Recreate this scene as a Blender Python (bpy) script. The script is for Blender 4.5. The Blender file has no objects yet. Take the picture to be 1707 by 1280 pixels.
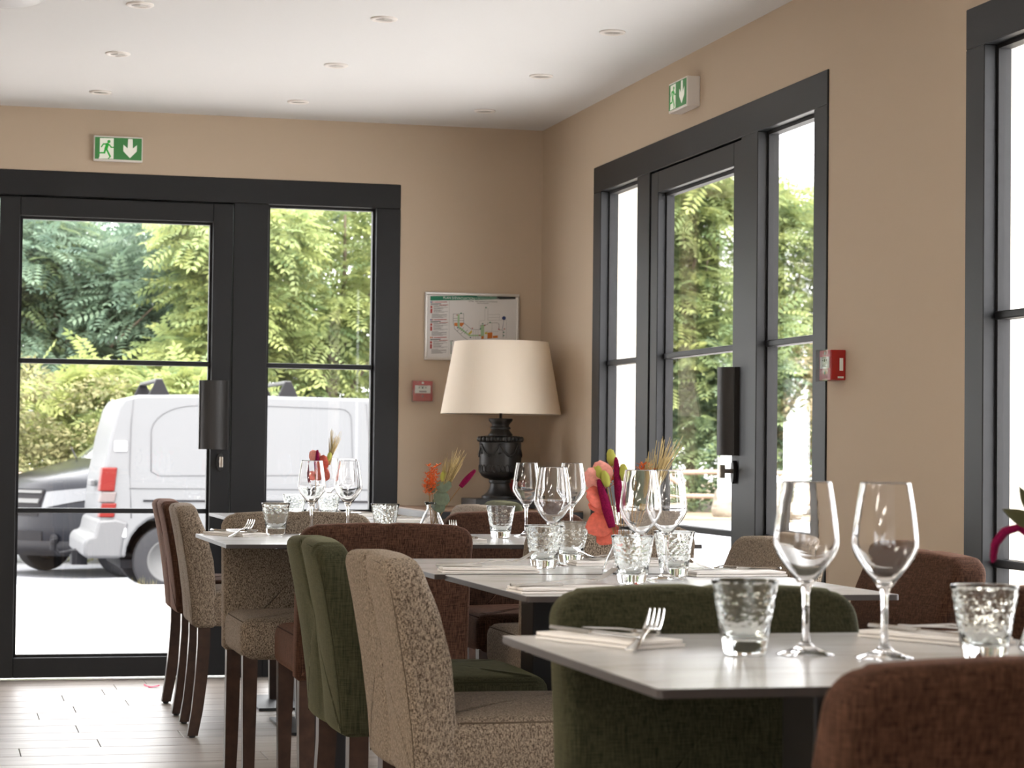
import bpy, bmesh, math, random
import numpy as np
from mathutils import Matrix, Vector

random.seed(7)
RNG = np.random.default_rng(11)
PI = math.pi
scn = bpy.context.scene
COL = scn.collection

# ------------------------------------------------------------------ camera, sky, sun, exposure
CAM_H = 1.0602
F_PX = 3758.3
YAW, PITCH, ROLL = 0.24716752, 0.02972848, 0.01097817
fw = Vector((math.sin(YAW) * math.cos(PITCH), math.cos(YAW) * math.cos(PITCH), math.sin(PITCH)))
rt = Vector((math.cos(YAW), -math.sin(YAW), 0))
up = rt.cross(fw)
rt2 = rt * math.cos(ROLL) + up * math.sin(ROLL)
up2 = up * math.cos(ROLL) - rt * math.sin(ROLL)
cam_d = bpy.data.cameras.new('camera')
cam = bpy.data.objects.new('camera', cam_d)
COL.objects.link(cam)
cam.matrix_world = Matrix(((rt2.x, up2.x, -fw.x, 0), (rt2.y, up2.y, -fw.y, 0), (rt2.z, up2.z, -fw.z, CAM_H), (0, 0, 0, 1)))
cam_d.sensor_width = 36
cam_d.lens = F_PX / 1707 * 36
cam_d.clip_start = 0.05
cam_d.clip_end = 500
cam_d.dof.use_dof = True
cam_d.dof.focus_distance = 6.4
cam_d.dof.aperture_fstop = 10.0
scn.camera = cam

world = bpy.data.worlds.new('overcast_sky')
scn.world = world
world.use_nodes = True
wn = world.node_tree.nodes
bg = wn['Background']
bg.inputs['Color'].default_value = (1.0, 1.0, 1.0, 1)
bg.inputs['Strength'].default_value = 1.12

sun_d = bpy.data.lights.new('sun', 'SUN')
sun_d.energy = 0.8
sun_d.angle = math.radians(22)
sun_d.color = (1.0, 0.95, 0.86)
sun = bpy.data.objects.new('sun', sun_d)
COL.objects.link(sun)
sun.location = (0, -5, 30)
sun.rotation_euler = Vector((0.12, 0.62, -1.0)).to_track_quat('-Z', 'Y').to_euler()

scn.view_settings.view_transform = 'Standard'
scn.view_settings.look = 'None'
scn.view_settings.gamma = 1
scn.view_settings.use_curve_mapping = False
scn.view_settings.exposure = 3.22
scn.cycles.max_bounces = 14
scn.cycles.diffuse_bounces = 6
scn.cycles.glossy_bounces = 5
scn.cycles.transmission_bounces = 12
scn.cycles.transparent_max_bounces = 16
scn.cycles.caustics_reflective = True
scn.cycles.caustics_refractive = True
scn.cycles.blur_glossy = 1.0
scn.cycles.sample_clamp_indirect = 6.0

# ------------------------------------------------------------------ materials
def newmat(name):
    m = bpy.data.materials.new(name)
    m.use_nodes = True
    nt = m.node_tree
    return m, nt, nt.nodes['Principled BSDF']

def pm(name, col, rough=0.5, metal=0.0, spec=0.5, coat=0.0, sheen=0.0, noise=None, bump=None, trans=0.0, ior=1.45):
    m, nt, b = newmat(name)
    b.inputs['Base Color'].default_value = (*col, 1)
    b.inputs['Roughness'].default_value = rough
    b.inputs['Metallic'].default_value = metal
    b.inputs['Specular IOR Level'].default_value = spec
    b.inputs['Coat Weight'].default_value = coat
    b.inputs['Sheen Weight'].default_value = sheen
    b.inputs['Transmission Weight'].default_value = trans
    b.inputs['IOR'].default_value = ior
    if noise or bump:
        tc = nt.nodes.new('ShaderNodeTexCoord')
    if noise:
        sc, amt = noise
        n = nt.nodes.new('ShaderNodeTexNoise')
        n.inputs['Scale'].default_value = sc
        n.inputs['Detail'].default_value = 4
        nt.links.new(tc.outputs['Object'], n.inputs['Vector'])
        r = nt.nodes.new('ShaderNodeValToRGB')
        r.color_ramp.elements[0].position = 0.3
        r.color_ramp.elements[1].position = 0.7
        r.color_ramp.elements[0].color = (*[c * (1 - amt) for c in col], 1)
        r.color_ramp.elements[1].color = (*[min(1, c * (1 + amt)) for c in col], 1)
        nt.links.new(n.outputs['Fac'], r.inputs['Fac'])
        nt.links.new(r.outputs['Color'], b.inputs['Base Color'])
    if bump:
        sc, st = bump
        n2 = nt.nodes.new('ShaderNodeTexNoise')
        n2.inputs['Scale'].default_value = sc
        n2.inputs['Detail'].default_value = 3
        nt.links.new(tc.outputs['Object'], n2.inputs['Vector'])
        bp = nt.nodes.new('ShaderNodeBump')
        bp.inputs['Strength'].default_value = st
        bp.inputs['Distance'].default_value = 0.002
        nt.links.new(n2.outputs['Fac'], bp.inputs['Height'])
        nt.links.new(bp.outputs['Normal'], b.inputs['Normal'])
    return m

def fabric(name, dark, light, scale, stretch, bump=0.5, sheen=0.3, lo=0.42, hi=0.6, dist=0.003):
    m, nt, b = newmat(name)
    tc = nt.nodes.new('ShaderNodeTexCoord')
    mp = nt.nodes.new('ShaderNodeMapping')
    mp.inputs['Scale'].default_value = stretch
    nt.links.new(tc.outputs['Object'], mp.inputs['Vector'])
    n = nt.nodes.new('ShaderNodeTexNoise')
    n.inputs['Scale'].default_value = scale
    n.inputs['Detail'].default_value = 2
    nt.links.new(mp.outputs['Vector'], n.inputs['Vector'])
    mp2 = nt.nodes.new('ShaderNodeMapping')
    mp2.inputs['Scale'].default_value = (stretch[2] * 1.6, stretch[2] * 1.6, stretch[0] * 1.3)
    nt.links.new(tc.outputs['Object'], mp2.inputs['Vector'])
    n2 = nt.nodes.new('ShaderNodeTexNoise')
    n2.inputs['Scale'].default_value = scale
    n2.inputs['Detail'].default_value = 2
    nt.links.new(mp2.outputs['Vector'], n2.inputs['Vector'])
    mx = nt.nodes.new('ShaderNodeMix')
    mx.inputs['Factor'].default_value = 0.4
    nt.links.new(n.outputs['Fac'], mx.inputs[2])
    nt.links.new(n2.outputs['Fac'], mx.inputs[3])
    r = nt.nodes.new('ShaderNodeValToRGB')
    r.color_ramp.elements[0].position = lo
    r.color_ramp.elements[1].position = hi
    r.color_ramp.elements[0].color = (*dark, 1)
    r.color_ramp.elements[1].color = (*light, 1)
    nt.links.new(mx.outputs[0], r.inputs['Fac'])
    nt.links.new(r.outputs['Color'], b.inputs['Base Color'])
    b.inputs['Roughness'].default_value = 0.9
    b.inputs['Specular IOR Level'].default_value = 0.15
    b.inputs['Sheen Weight'].default_value = sheen
    b.inputs['Sheen Roughness'].default_value = 0.45
    b.inputs['Sheen Tint'].default_value = (*[min(1, c * 3.2) for c in light], 1)
    bp = nt.nodes.new('ShaderNodeBump')
    bp.inputs['Strength'].default_value = bump
    bp.inputs['Distance'].default_value = dist
    nt.links.new(mx.outputs[0], bp.inputs['Height'])
    nt.links.new(bp.outputs['Normal'], b.inputs['Normal'])
    return m

def pane_glass(name, tint=(0.955, 0.955, 0.965)):
    m = bpy.data.materials.new(name)
    m.use_nodes = True
    nt = m.node_tree
    nt.nodes.clear()
    o = nt.nodes.new('ShaderNodeOutputMaterial')
    mx = nt.nodes.new('ShaderNodeMixShader')
    t = nt.nodes.new('ShaderNodeBsdfTransparent')
    t.inputs['Color'].default_value = (*tint, 1)
    g = nt.nodes.new('ShaderNodeBsdfGlossy')
    g.inputs['Roughness'].default_value = 0.0
    f = nt.nodes.new('ShaderNodeFresnel')
    ge = nt.nodes.new('ShaderNodeNewGeometry')          # thin sheet: both faces see air-to-glass
    mr = nt.nodes.new('ShaderNodeMapRange')
    mr.inputs['To Min'].default_value = 1.5
    mr.inputs['To Max'].default_value = 1 / 1.5
    nt.links.new(ge.outputs['Backfacing'], mr.inputs['Value'])
    nt.links.new(mr.outputs['Result'], f.inputs['IOR'])
    nt.links.new(f.outputs['Fac'], mx.inputs['Fac'])
    nt.links.new(t.outputs['BSDF'], mx.inputs[1])
    nt.links.new(g.outputs['BSDF'], mx.inputs[2])
    nt.links.new(mx.outputs['Shader'], o.inputs['Surface'])
    return m

def glass(name, col=(1, 1, 1), ior=1.47):
    m = bpy.data.materials.new(name)
    m.use_nodes = True
    nt = m.node_tree
    nt.nodes.clear()
    o = nt.nodes.new('ShaderNodeOutputMaterial')
    g = nt.nodes.new('ShaderNodeBsdfGlass')
    g.inputs['Color'].default_value = (*col, 1)
    g.inputs['Roughness'].default_value = 0.0
    g.inputs['IOR'].default_value = ior
    nt.links.new(g.outputs['BSDF'], o.inputs['Surface'])
    return m

def emis(name, col, strength):
    m, nt, b = newmat(name)
    b.inputs['Base Color'].default_value = (*col, 1)
    b.inputs['Emission Color'].default_value = (*col, 1)
    b.inputs['Emission Strength'].default_value = strength
    return m

def leaf_mat(name, translucency=0.45):
    m, nt, b = newmat(name)
    a = nt.nodes.new('ShaderNodeVertexColor')
    a.layer_name = 'leafcol'
    nt.links.new(a.outputs['Color'], b.inputs['Base Color'])
    b.inputs['Roughness'].default_value = 0.55
    b.inputs['Specular IOR Level'].default_value = 0.3
    t = nt.nodes.new('ShaderNodeBsdfTranslucent')
    nt.links.new(a.outputs['Color'], t.inputs['Color'])
    mx = nt.nodes.new('ShaderNodeMixShader')
    mx.inputs['Fac'].default_value = translucency
    o = nt.nodes['Material Output']
    nt.links.new(b.outputs['BSDF'], mx.inputs[1])
    nt.links.new(t.outputs['BSDF'], mx.inputs[2])
    nt.links.new(mx.outputs['Shader'], o.inputs['Surface'])
    return m

def marble():
    m, nt, b = newmat('marble_laminate')
    tc = nt.nodes.new('ShaderNodeTexCoord')
    mp = nt.nodes.new('ShaderNodeMapping')
    mp.inputs['Rotation'].default_value = (0, 0, 0.35)
    mp.inputs['Scale'].default_value = (1.6, 6.0, 1)
    nt.links.new(tc.outputs['Object'], mp.inputs['Vector'])
    n = nt.nodes.new('ShaderNodeTexNoise')
    n.inputs['Scale'].default_value = 2.2
    n.inputs['Detail'].default_value = 8
    n.inputs['Distortion'].default_value = 1.2
    nt.links.new(mp.outputs['Vector'], n.inputs['Vector'])
    r = nt.nodes.new('ShaderNodeValToRGB')
    e = r.color_ramp.elements
    e[0].position = 0.33; e[0].color = (0.42, 0.408, 0.395, 1)
    e[1].position = 0.47; e[1].color = (0.495, 0.49, 0.485, 1)
    k = e.new(0.62); k.color = (0.515, 0.51, 0.505, 1)
    nt.links.new(n.outputs['Fac'], r.inputs['Fac'])
    nt.links.new(r.outputs['Color'], b.inputs['Base Color'])
    b.inputs['Roughness'].default_value = 0.24
    return m

def plank_mat():
    m, nt, b = newmat('wood_look_tile')
    tc = nt.nodes.new('ShaderNodeTexCoord')
    oi = nt.nodes.new('ShaderNodeObjectInfo')
    mp = nt.nodes.new('ShaderNodeMapping')
    mp.inputs['Scale'].default_value = (1.2, 14, 1)
    nt.links.new(tc.outputs['Object'], mp.inputs['Vector'])
    ad = nt.nodes.new('ShaderNodeVectorMath')
    nt.links.new(mp.outputs['Vector'], ad.inputs[0])
    sc = nt.nodes.new('ShaderNodeVectorMath'); sc.operation = 'SCALE'
    sc.inputs[0].default_value = (37, 19, 5)
    nt.links.new(oi.outputs['Random'], sc.inputs['Scale'])
    nt.links.new(sc.outputs['Vector'], ad.inputs[1])
    n = nt.nodes.new('ShaderNodeTexNoise')
    n.inputs['Scale'].default_value = 2.0
    n.inputs['Detail'].default_value = 6
    nt.links.new(ad.outputs['Vector'], n.inputs['Vector'])
    r = nt.nodes.new('ShaderNodeValToRGB')
    e = r.color_ramp.elements
    e[0].position = 0.3; e[0].color = (0.23, 0.195, 0.165, 1)
    e[1].position = 0.7; e[1].color = (0.35, 0.31, 0.27, 1)
    nt.links.new(n.outputs['Fac'], r.inputs['Fac'])
    nt.links.new(r.outputs['Color'], b.inputs['Base Color'])
    b.inputs['Roughness'].default_value = 0.36
    b.inputs['Specular IOR Level'].default_value = 0.3
    return m

M = {}
M['wall'] = pm('taupe_wall_paint', (0.53, 0.43, 0.325), 0.85, spec=0.2, bump=(350, 0.12))
M['ceil'] = pm('white_ceiling_paint', (0.745, 0.745, 0.745), 0.9, spec=0.1)
M['render'] = pm('cream_render', (0.78, 0.72, 0.62), 0.95, spec=0.1, bump=(60, 0.6))
M['alu'] = pm('anthracite_aluminium', (0.011, 0.0118, 0.0135), 0.45, spec=0.4)
M['alu_gap'] = pm('black_rubber_gasket', (0.008, 0.008, 0.009), 0.6)
M['pane'] = pane_glass('window_pane_glass')
M['black'] = pm('black_powder_coat', (0.012, 0.012, 0.013), 0.45)
M['handle'] = pm('dark_bronze_handle', (0.022, 0.020, 0.019), 0.5)
M['steel'] = pm('brushed_steel', (0.62, 0.61, 0.58), 0.22, metal=1)
M['chrome'] = pm('polished_steel', (0.75, 0.74, 0.71), 0.12, metal=1)
M['nickel'] = pm('nickel_knob', (0.42, 0.38, 0.32), 0.3, metal=1)
M['grout'] = pm('grey_grout', (0.10, 0.09, 0.08), 0.9)
M['plank'] = plank_mat()
M['marble'] = marble()
M['core'] = pm('dark_laminate_edge', (0.045, 0.038, 0.036), 0.4)
M['beige'] = fabric('beige_boucle_fabric', (0.050, 0.034, 0.022), (0.315, 0.252, 0.190), 330, (1, 1, 0.5), 0.8, 0.12, 0.38, 0.62, 0.003)
M['brown'] = fabric('brown_chenille_velvet', (0.0185, 0.0075, 0.0040), (0.084, 0.0395, 0.0235), 330, (1, 1, 0.07), 0.4, 0.42, 0.38, 0.66, 0.002)
M['green'] = fabric('olive_green_chenille_velvet', (0.0120, 0.0120, 0.0050), (0.058, 0.056, 0.030), 330, (1, 1, 0.07), 0.4, 0.55, 0.32, 0.74, 0.002)
M['seam_beige'] = pm('beige_seam', (0.10, 0.075, 0.053), 0.95, spec=0.1)
M['seam_brown'] = pm('brown_seam', (0.045, 0.022, 0.013), 0.95, spec=0.1)
M['seam_green'] = pm('green_seam', (0.030, 0.031, 0.017), 0.95, spec=0.1)
M['walnut'] = pm('dark_walnut_leg', (0.040, 0.020, 0.013), 0.35, noise=(30, 0.35))
M['glide'] = pm('black_plastic_glide', (0.01, 0.01, 0.01), 0.5)
M['glass'] = glass('clear_glass')
M['tumbler'] = glass('tumbler_glass', (0.985, 0.995, 0.99), 1.48)
M['napkin'] = pm('white_paper_napkin', (0.80, 0.77, 0.73), 0.9, bump=(200, 0.2))
M['shade'] = None
M['urn'] = pm('black_carved_wood', (0.014, 0.013, 0.012), 0.42, bump=(40, 0.2))
M['white_plastic'] = pm('white_plastic', (0.78, 0.74, 0.70), 0.4)
M['sign_green'] = emis('backlit_sign_green', (0.035, 0.17, 0.045), 0.035)
M['sign_white'] = emis('backlit_sign_white', (0.70, 0.70, 0.62), 0.035)
M['sign_man'] = emis('backlit_running_man', (0.012, 0.22, 0.022), 0.09)
M['alu_silver'] = pm('silver_aluminium_frame', (0.62, 0.60, 0.57), 0.35, metal=0.6)
M['paper'] = pm('plan_paper', (0.66, 0.645, 0.63), 0.5)
M['p_green'] = pm('print_green', (0.0, 0.16, 0.08), 0.5)
M['p_dark'] = pm('print_dark', (0.03, 0.035, 0.03), 0.5)
M['p_grey'] = pm('print_grey', (0.27, 0.26, 0.26), 0.5)
M['p_red'] = pm('print_red', (0.36, 0.06, 0.05), 0.5)
M['p_orange'] = pm('print_orange', (0.55, 0.16, 0.02), 0.5)
M['p_lgreen'] = pm('print_light_green', (0.33, 0.48, 0.28), 0.5)
M['p_yellow'] = pm('print_yellow', (0.55, 0.42, 0.07), 0.5)
M['p_blue'] = pm('print_blue', (0.02, 0.04, 0.16), 0.5)
M['p_white'] = pm('print_white', (0.75, 0.78, 0.74), 0.5)
M['red'] = pm('red_plastic', (0.36, 0.02, 0.018), 0.3)
M['clear_cover'] = pane_glass('clear_plastic_cover', (0.95, 0.95, 0.95))
M['wood_line'] = pm('brown_wood_top', (0.16, 0.09, 0.05), 0.5)
M['carton_red'] = pm('red_carton', (0.40, 0.02, 0.03), 0.5)
M['carton_blue'] = pm('blue_carton', (0.02, 0.05, 0.22), 0.5)
M['paver'] = pm('pale_stone_paver', (0.55, 0.52, 0.485), 0.85, noise=(3, 0.06))
M['joint'] = pm('paver_joint_sand', (0.50, 0.45, 0.40), 0.95)
M['asphalt'] = pm('pale_asphalt', (0.22, 0.225, 0.24), 0.9, noise=(4, 0.1))
M['gravel'] = pm('dry_verge', (0.26, 0.20, 0.135), 0.95, noise=(2, 0.25))
M['soil'] = pm('hedge_soil', (0.05, 0.055, 0.03), 0.95)
M['rail'] = pm('pale_wooden_rail', (0.34, 0.25, 0.19), 0.8, noise=(6, 0.15))
M['stone'] = pm('pale_boulder', (0.30, 0.265, 0.215), 0.9, noise=(3, 0.25), bump=(8, 0.8))
M['bark'] = pm('grey_brown_bark', (0.16, 0.125, 0.09), 0.95, noise=(8, 0.3))
M['leaf'] = leaf_mat('tree_leaf')
M['van_white'] = pm('white_van_paint', (0.103, 0.105, 0.108), 0.5, spec=0.25, coat=0.05)
M['van_grey'] = pm('grey_van_trim', (0.08, 0.08, 0.083), 0.5)
M['van_seam'] = pm('van_seam', (0.062, 0.062, 0.066), 0.6)
M['tail_red'] = pm('red_tail_lens', (0.095, 0.0045, 0.003), 0.4, spec=0.2)
M['tail_white'] = pm('white_tail_lens', (0.10, 0.082, 0.079), 0.4, spec=0.2)
M['tyre'] = pm('black_tyre', (0.022, 0.022, 0.024), 0.85, spec=0.2)
M['rim'] = pm('silver_rim', (0.075, 0.075, 0.074), 0.5, spec=0.3)
M['dark_paint'] = pm('dark_grey_car_paint', (0.0055, 0.006, 0.0085), 0.2, spec=0.16)
M['dark_plastic'] = pm('black_car_plastic', (0.008, 0.008, 0.0095), 0.6, spec=0.12)
M['car_glass'] = pm('dark_car_glass', (0.03, 0.035, 0.04), 0.05, coat=1.0)
M['lens'] = pm('headlight_lens', (0.06, 0.062, 0.066), 0.2, coat=0.5)
M['f_magenta'] = pm('magenta_amaranth', (0.17, 0.006, 0.042), 0.95, spec=0.1, noise=(500, 0.4))
M['f_orange'] = pm('orange_dried_flower', (0.75, 0.16, 0.03), 0.8)
M['f_coral'] = pm('coral_dried_petal', (0.60, 0.125, 0.085), 0.8, noise=(120, 0.2))
M['f_pink'] = pm('pink_dried_petal', (0.72, 0.30, 0.25), 0.8, noise=(120, 0.15))
M['f_wheat'] = pm('straw_wheat', (0.42, 0.31, 0.13), 0.8)
M['f_lime'] = pm('lime_grass_head', (0.34, 0.34, 0.06), 0.85)
M['f_euc'] = pm('grey_green_eucalyptus', (0.12, 0.15, 0.10), 0.8, noise=(90, 0.2))
M['f_olive'] = pm('olive_leaf', (0.065, 0.068, 0.026), 0.7)
M['f_stem'] = pm('dry_stem', (0.34, 0.20, 0.08), 0.8)
M['f_petal'] = pm('magenta_fallen_petal', (0.70, 0.10, 0.18), 0.7)

def _shade():
    m, nt, b = newmat('cream_lampshade_fabric')
    b.inputs['Base Color'].default_value = (0.90, 0.82, 0.70, 1)
    b.inputs['Roughness'].default_value = 0.9
    t = nt.nodes.new('ShaderNodeBsdfTranslucent')
    t.inputs['Color'].default_value = (0.92, 0.82, 0.68, 1)
    mx = nt.nodes.new('ShaderNodeMixShader')
    mx.inputs['Fac'].default_value = 0.3
    nt.links.new(b.outputs['BSDF'], mx.inputs[1])
    nt.links.new(t.outputs['BSDF'], mx.inputs[2])
    nt.links.new(mx.outputs['Shader'], nt.nodes['Material Output'].inputs['Surface'])
    return m
M['shade'] = _shade()

# ------------------------------------------------------------------ mesh helpers
class MB:
    def __init__(s):
        s.v, s.f, s.m = [], [], []
    def add(s, vs, fs, mat=0):
        o = len(s.v)
        s.v.extend([tuple(map(float, p)) for p in vs])
        for f in fs:
            s.f.append([i + o for i in f]); s.m.append(mat)
        return s
    def box(s, x0, x1, y0, y1, z0, z1, mat=0, fn=None):
        vs = [(x, y, z) for z in (z0, z1) for y in (y0, y1) for x in (x0, x1)]
        if fn: vs = [fn(*p) for p in vs]
        return s.add(vs, [(0, 2, 3, 1), (4, 5, 7, 6), (0, 1, 5, 4), (2, 6, 7, 3), (0, 4, 6, 2), (1, 3, 7, 5)], mat)
    def tube(s, pts, r, n=8, mat=0, cap=True):
        pts = [Vector(p) for p in pts]
        rs = r if hasattr(r, '__len__') else [r] * len(pts)
        vs, fs = [], []
        ref = None
        for i, p in enumerate(pts):
            d = (pts[min(i + 1, len(pts) - 1)] - pts[max(i - 1, 0)]).normalized()
            if ref is None:
                ref = Vector((0, 0, 1)) if abs(d.z) < 0.9 else Vector((1, 0, 0))
            a = (ref - d * ref.dot(d)).normalized()
            ref = a
            b = d.cross(a)
            for k in range(n):
                t = 2 * PI * k / n
                vs.append(p + (a * math.cos(t) + b * math.sin(t)) * rs[i])
        for i in range(len(pts) - 1):
            for k in range(n):
                fs.append((i * n + k, i * n + (k + 1) % n, (i + 1) * n + (k + 1) % n, (i + 1) * n + k))
        if cap:
            fs.append(tuple(range(n - 1, -1, -1)))
            fs.append(tuple((len(pts) - 1) * n + k for k in range(n)))
        return s.add(vs, fs, mat)
    def lathe(s, prof, n=32, mat=0, c=(0, 0, 0), closed=False, rfun=None):
        vs, fs = [], []
        L = len(prof)
        for i, (r, z) in enumerate(prof):
            for k in range(n):
                t = 2 * PI * k / n
                rr = r if rfun is None else rfun(r, z, t, i)
                vs.append((c[0] + rr * math.cos(t), c[1] + rr * math.sin(t), c[2] + z))
        for i in range(L if closed else L - 1):
            j = (i + 1) % L
            for k in range(n):
                fs.append((i * n + k, i * n + (k + 1) % n, j * n + (k + 1) % n, j * n + k))
        if not closed:
            if prof[0][0] > 1e-6: fs.append(tuple(range(n - 1, -1, -1)))
            if prof[-1][0] > 1e-6: fs.append(tuple((L - 1) * n + k for k in range(n)))
        return s.add(vs, fs, mat)
    def poly(s, pts, mat=0):
        return s.add(pts, [tuple(range(len(pts)))], mat)
    def prism(s, pts2, h0, h1, fn, mat=0):
        n = len(pts2)
        vs = [fn(a, b, h0) for a, b in pts2] + [fn(a, b, h1) for a, b in pts2]
        fs = [tuple(range(n - 1, -1, -1)), tuple(range(n, 2 * n))]
        fs += [(i, (i + 1) % n, n + (i + 1) % n, n + i) for i in range(n)]
        return s.add(vs, fs, mat)
    def blob(s, c, r, n=8, m=6, mat=0, jit=0.0):
        r = r if hasattr(r, '__len__') else (r, r, r)
        vs, fs = [], []
        for i in range(m + 1):
            ph = PI * i / m
            for k in range(n):
                t = 2 * PI * k / n
                q = 1 + (random.uniform(-jit, jit) if jit and 0 < i < m else 0)
                vs.append((c[0] + r[0] * q * math.sin(ph) * math.cos(t), c[1] + r[1] * q * math.sin(ph) * math.sin(t), c[2] + r[2] * q * math.cos(ph)))
        for i in range(m):
            for k in range(n):
                fs.append((i * n + k, (i + 1) * n + k, (i + 1) * n + (k + 1) % n, i * n + (k + 1) % n))
        return s.add(vs, fs, mat)
    def mesh(s, name, mats, smooth=False, weld=False, angle=None):
        me = bpy.data.meshes.new(name)
        me.from_pydata(s.v, [], s.f)
        for m in (mats if isinstance(mats, (list, tuple)) else [mats]):
            me.materials.append(m)
        me.polygons.foreach_set('material_index', s.m)
        bm = bmesh.new(); bm.from_mesh(me)
        if weld: bmesh.ops.remove_doubles(bm, verts=bm.verts, dist=1e-5)
        bmesh.ops.dissolve_degenerate(bm, edges=bm.edges, dist=1e-7)
        bmesh.ops.recalc_face_normals(bm, faces=bm.faces)
        bm.to_mesh(me); bm.free()
        if smooth:
            me.polygons.foreach_set('use_smooth', [True] * len(me.polygons))
            if angle: me.set_sharp_from_angle(angle=math.radians(angle))
        return me
    def build(s, name, mats, parent=None, smooth=False, bevel=0, weld=False, angle=None, seg=2):
        o = bpy.data.objects.new(name, s.mesh(name, mats, smooth, weld, angle))
        COL.objects.link(o)
        if parent: o.parent = parent
        if bevel:
            b = o.modifiers.new('bevel', 'BEVEL')
            b.width = bevel; b.segments = seg; b.limit_method = 'ANGLE'; b.angle_limit = math.radians(40)
        return o

def tag(o, label, cat, group=None, kind=None):
    o['label'] = label; o['category'] = cat
    if group: o['group'] = group
    if kind: o['kind'] = kind
    return o

def thing(name, label, cat, loc=(0, 0, 0), rz=0, group=None):
    o = bpy.data.objects.new(name, None)
    COL.objects.link(o)
    o.location = loc; o.rotation_euler = (0, 0, rz)
    o.empty_display_size = 0.1
    return tag(o, label, cat, group)

def struct(o):
    o['kind'] = 'structure'
    return o

def copy_tree(o, loc=None, rz=None, label=None, parent=None):
    c = o.copy(); COL.objects.link(c)
    c.parent = parent
    if loc is not None: c.location = loc
    if rz is not None: c.rotation_euler = (0, 0, rz)
    if label: c['label'] = label
    for ch in list(o.children):
        copy_tree(ch, parent=c)
    return c

def lerp(x, xs, ys):
    return float(np.interp(x, xs, ys))

# ------------------------------------------------------------------ the room shell
D, W, H = 10.435, 2.7725, 2.60
XL, YF = -4.6, -3.6
T = 0.32

def wall(name, axis, pos, out, a0, a1, openings, z1=H):
    """wall in plane axis=pos, thickness T on side out; openings (a0,a1,z0,z1)"""
    mb = MB()
    edges = sorted({a0, a1} | {o[0] for o in openings} | {o[1] for o in openings})
    lo, hi = (pos, pos + T) if out > 0 else (pos - T, pos)
    def put(u0, u1, zz0, zz1):
        if axis == 'y': mb.box(u0, u1, lo, hi, zz0, zz1, 1)
        else: mb.box(lo, hi, u0, u1, zz0, zz1, 1)
    for u0, u1 in zip(edges[:-1], edges[1:]):
        op = [o for o in openings if o[0] <= u0 + 1e-6 and o[1] >= u1 - 1e-6]
        if not op: put(u0, u1, -0.1, z1 + 0.1)
        else:
            o = op[0]
            if o[2] > 0.001: put(u0, u1, -0.1, o[2])
            put(u0, u1, o[3], z1 + 0.1)
    ob = mb.build(name, [M['wall'], M['render']])
    for p in ob.data.polygons:                      # inner face painted, everything else rendered
        c = p.center[1 if axis == 'y' else 0]
        if abs(c - pos) < 1e-4: p.material_index = 0
    return struct(ob)

DZ = 2.312
D1 = (-0.58, 2.081)
D2 = (6.82, 9.532)
W3 = (3.086, 5.798)
wall('wall_back', 'y', D, 1, XL - T, W + T, [(D1[0], D1[1], 0, DZ)])
wall('wall_right', 'x', W, 1, YF, D, [(D2[0], D2[1], 0, DZ), (W3[0], W3[1], 0, DZ)])
ADDED_LW = [(-2.9, -0.2, 0, DZ)]  # unseen left window opening, added to let daylight in
wall('wall_left', 'x', XL, -1, YF, D, ADDED_LW)
ADDED_FWN = [(-4.3, -1.6, 0, DZ)]  # added window out of view, lights the room from behind the camera
wall('wall_front', 'y', YF, -1, XL - T, W + T, ADDED_FWN)
cl = MB().box(XL - T, W + T, YF - T, D + T, H, H + 0.25)
struct(cl.build('ceiling', M['ceil']))

# floor slab with wood-look planks as pieces
fl = MB().box(XL - T, W + T, YF - T, D + T, -0.3, -0.008).build('floor', M['grout'])
struct(fl)
ROW, PL = 0.2115, 1.26
plank_me = {}
def plank_mesh(L, w):
    key = (round(L, 3), round(w, 3))
    if key not in plank_me:
        g, e = 0.0022, 0.0013
        mb = MB()
        b = 0.0012
        mb.add([(e, g, -0.0075), (L - e, g, -0.0075), (L - e, w - g, -0.0075), (e, w - g, -0.0075),
                (e, g, -b), (L - e, g, -b), (L - e, w - g, -b), (e, w - g, -b),
                (e + b, g + b, 0), (L - e - b, g + b, 0), (L - e - b, w - g - b, 0), (e + b, w - g - b, 0)],
               [(0, 1, 5, 4), (1, 2, 6, 5), (2, 3, 7, 6), (3, 0, 4, 7), (4, 5, 9, 8), (5, 6, 10, 9), (6, 7, 11, 10), (7, 4, 8, 11), (8, 9, 10, 11)])
        plank_me[key] = mb.mesh('plank', M['plank'])
    return plank_me[key]
plank_rng = random.Random(5)
rest = MB()
y = D
row = 0
nplank = 0
while y > YF:
    y0 = max(YF, y - ROW)
    offs = plank_rng.uniform(0.02, PL)
    x = XL - offs
    while x < W:
        xa, xb = max(x, XL), min(x + PL, W)
        if xb - xa > 0.02:
            if y0 > 4.2 and xb > -0.3:
                o = bpy.data.objects.new('plank', plank_mesh(xb - xa, y - y0))
                COL.objects.link(o); o.parent = fl
                o.location = (xa, y0, 0)
                nplank += 1
            else:
                rest.box(xa + 0.0015, xb - 0.0015, y0 + 0.0015, y - 0.0015, -0.0075, 0)
        x += PL
    y -= ROW
    row += 1
rp = rest.build('plank_field', M['plank'], fl)
rp['kind'] = 'stuff'

# glazed door units ---------------------------------------------------------------
def frame_ring(mb, fn, u0, u1, z0, z1, bu0, bu1, bz0, bz1, w0, w1, mat=0):
    """rectangular ring: outer u0..u1,z0..z1, bar widths, depth w0..w1"""
    mb.box(u0, u0 + bu0, w0, w1, z0, z1, mat, fn)
    mb.box(u1 - bu1, u1, w0, w1, z0, z1, mat, fn)
    mb.box(u0 + bu0, u1 - bu1, w0, w1, z1 - bz1, z1, mat, fn)
    if bz0 > 0: mb.box(u0 + bu0, u1 - bu1, w0, w1, z0, z0 + bz0, mat, fn)

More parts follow.
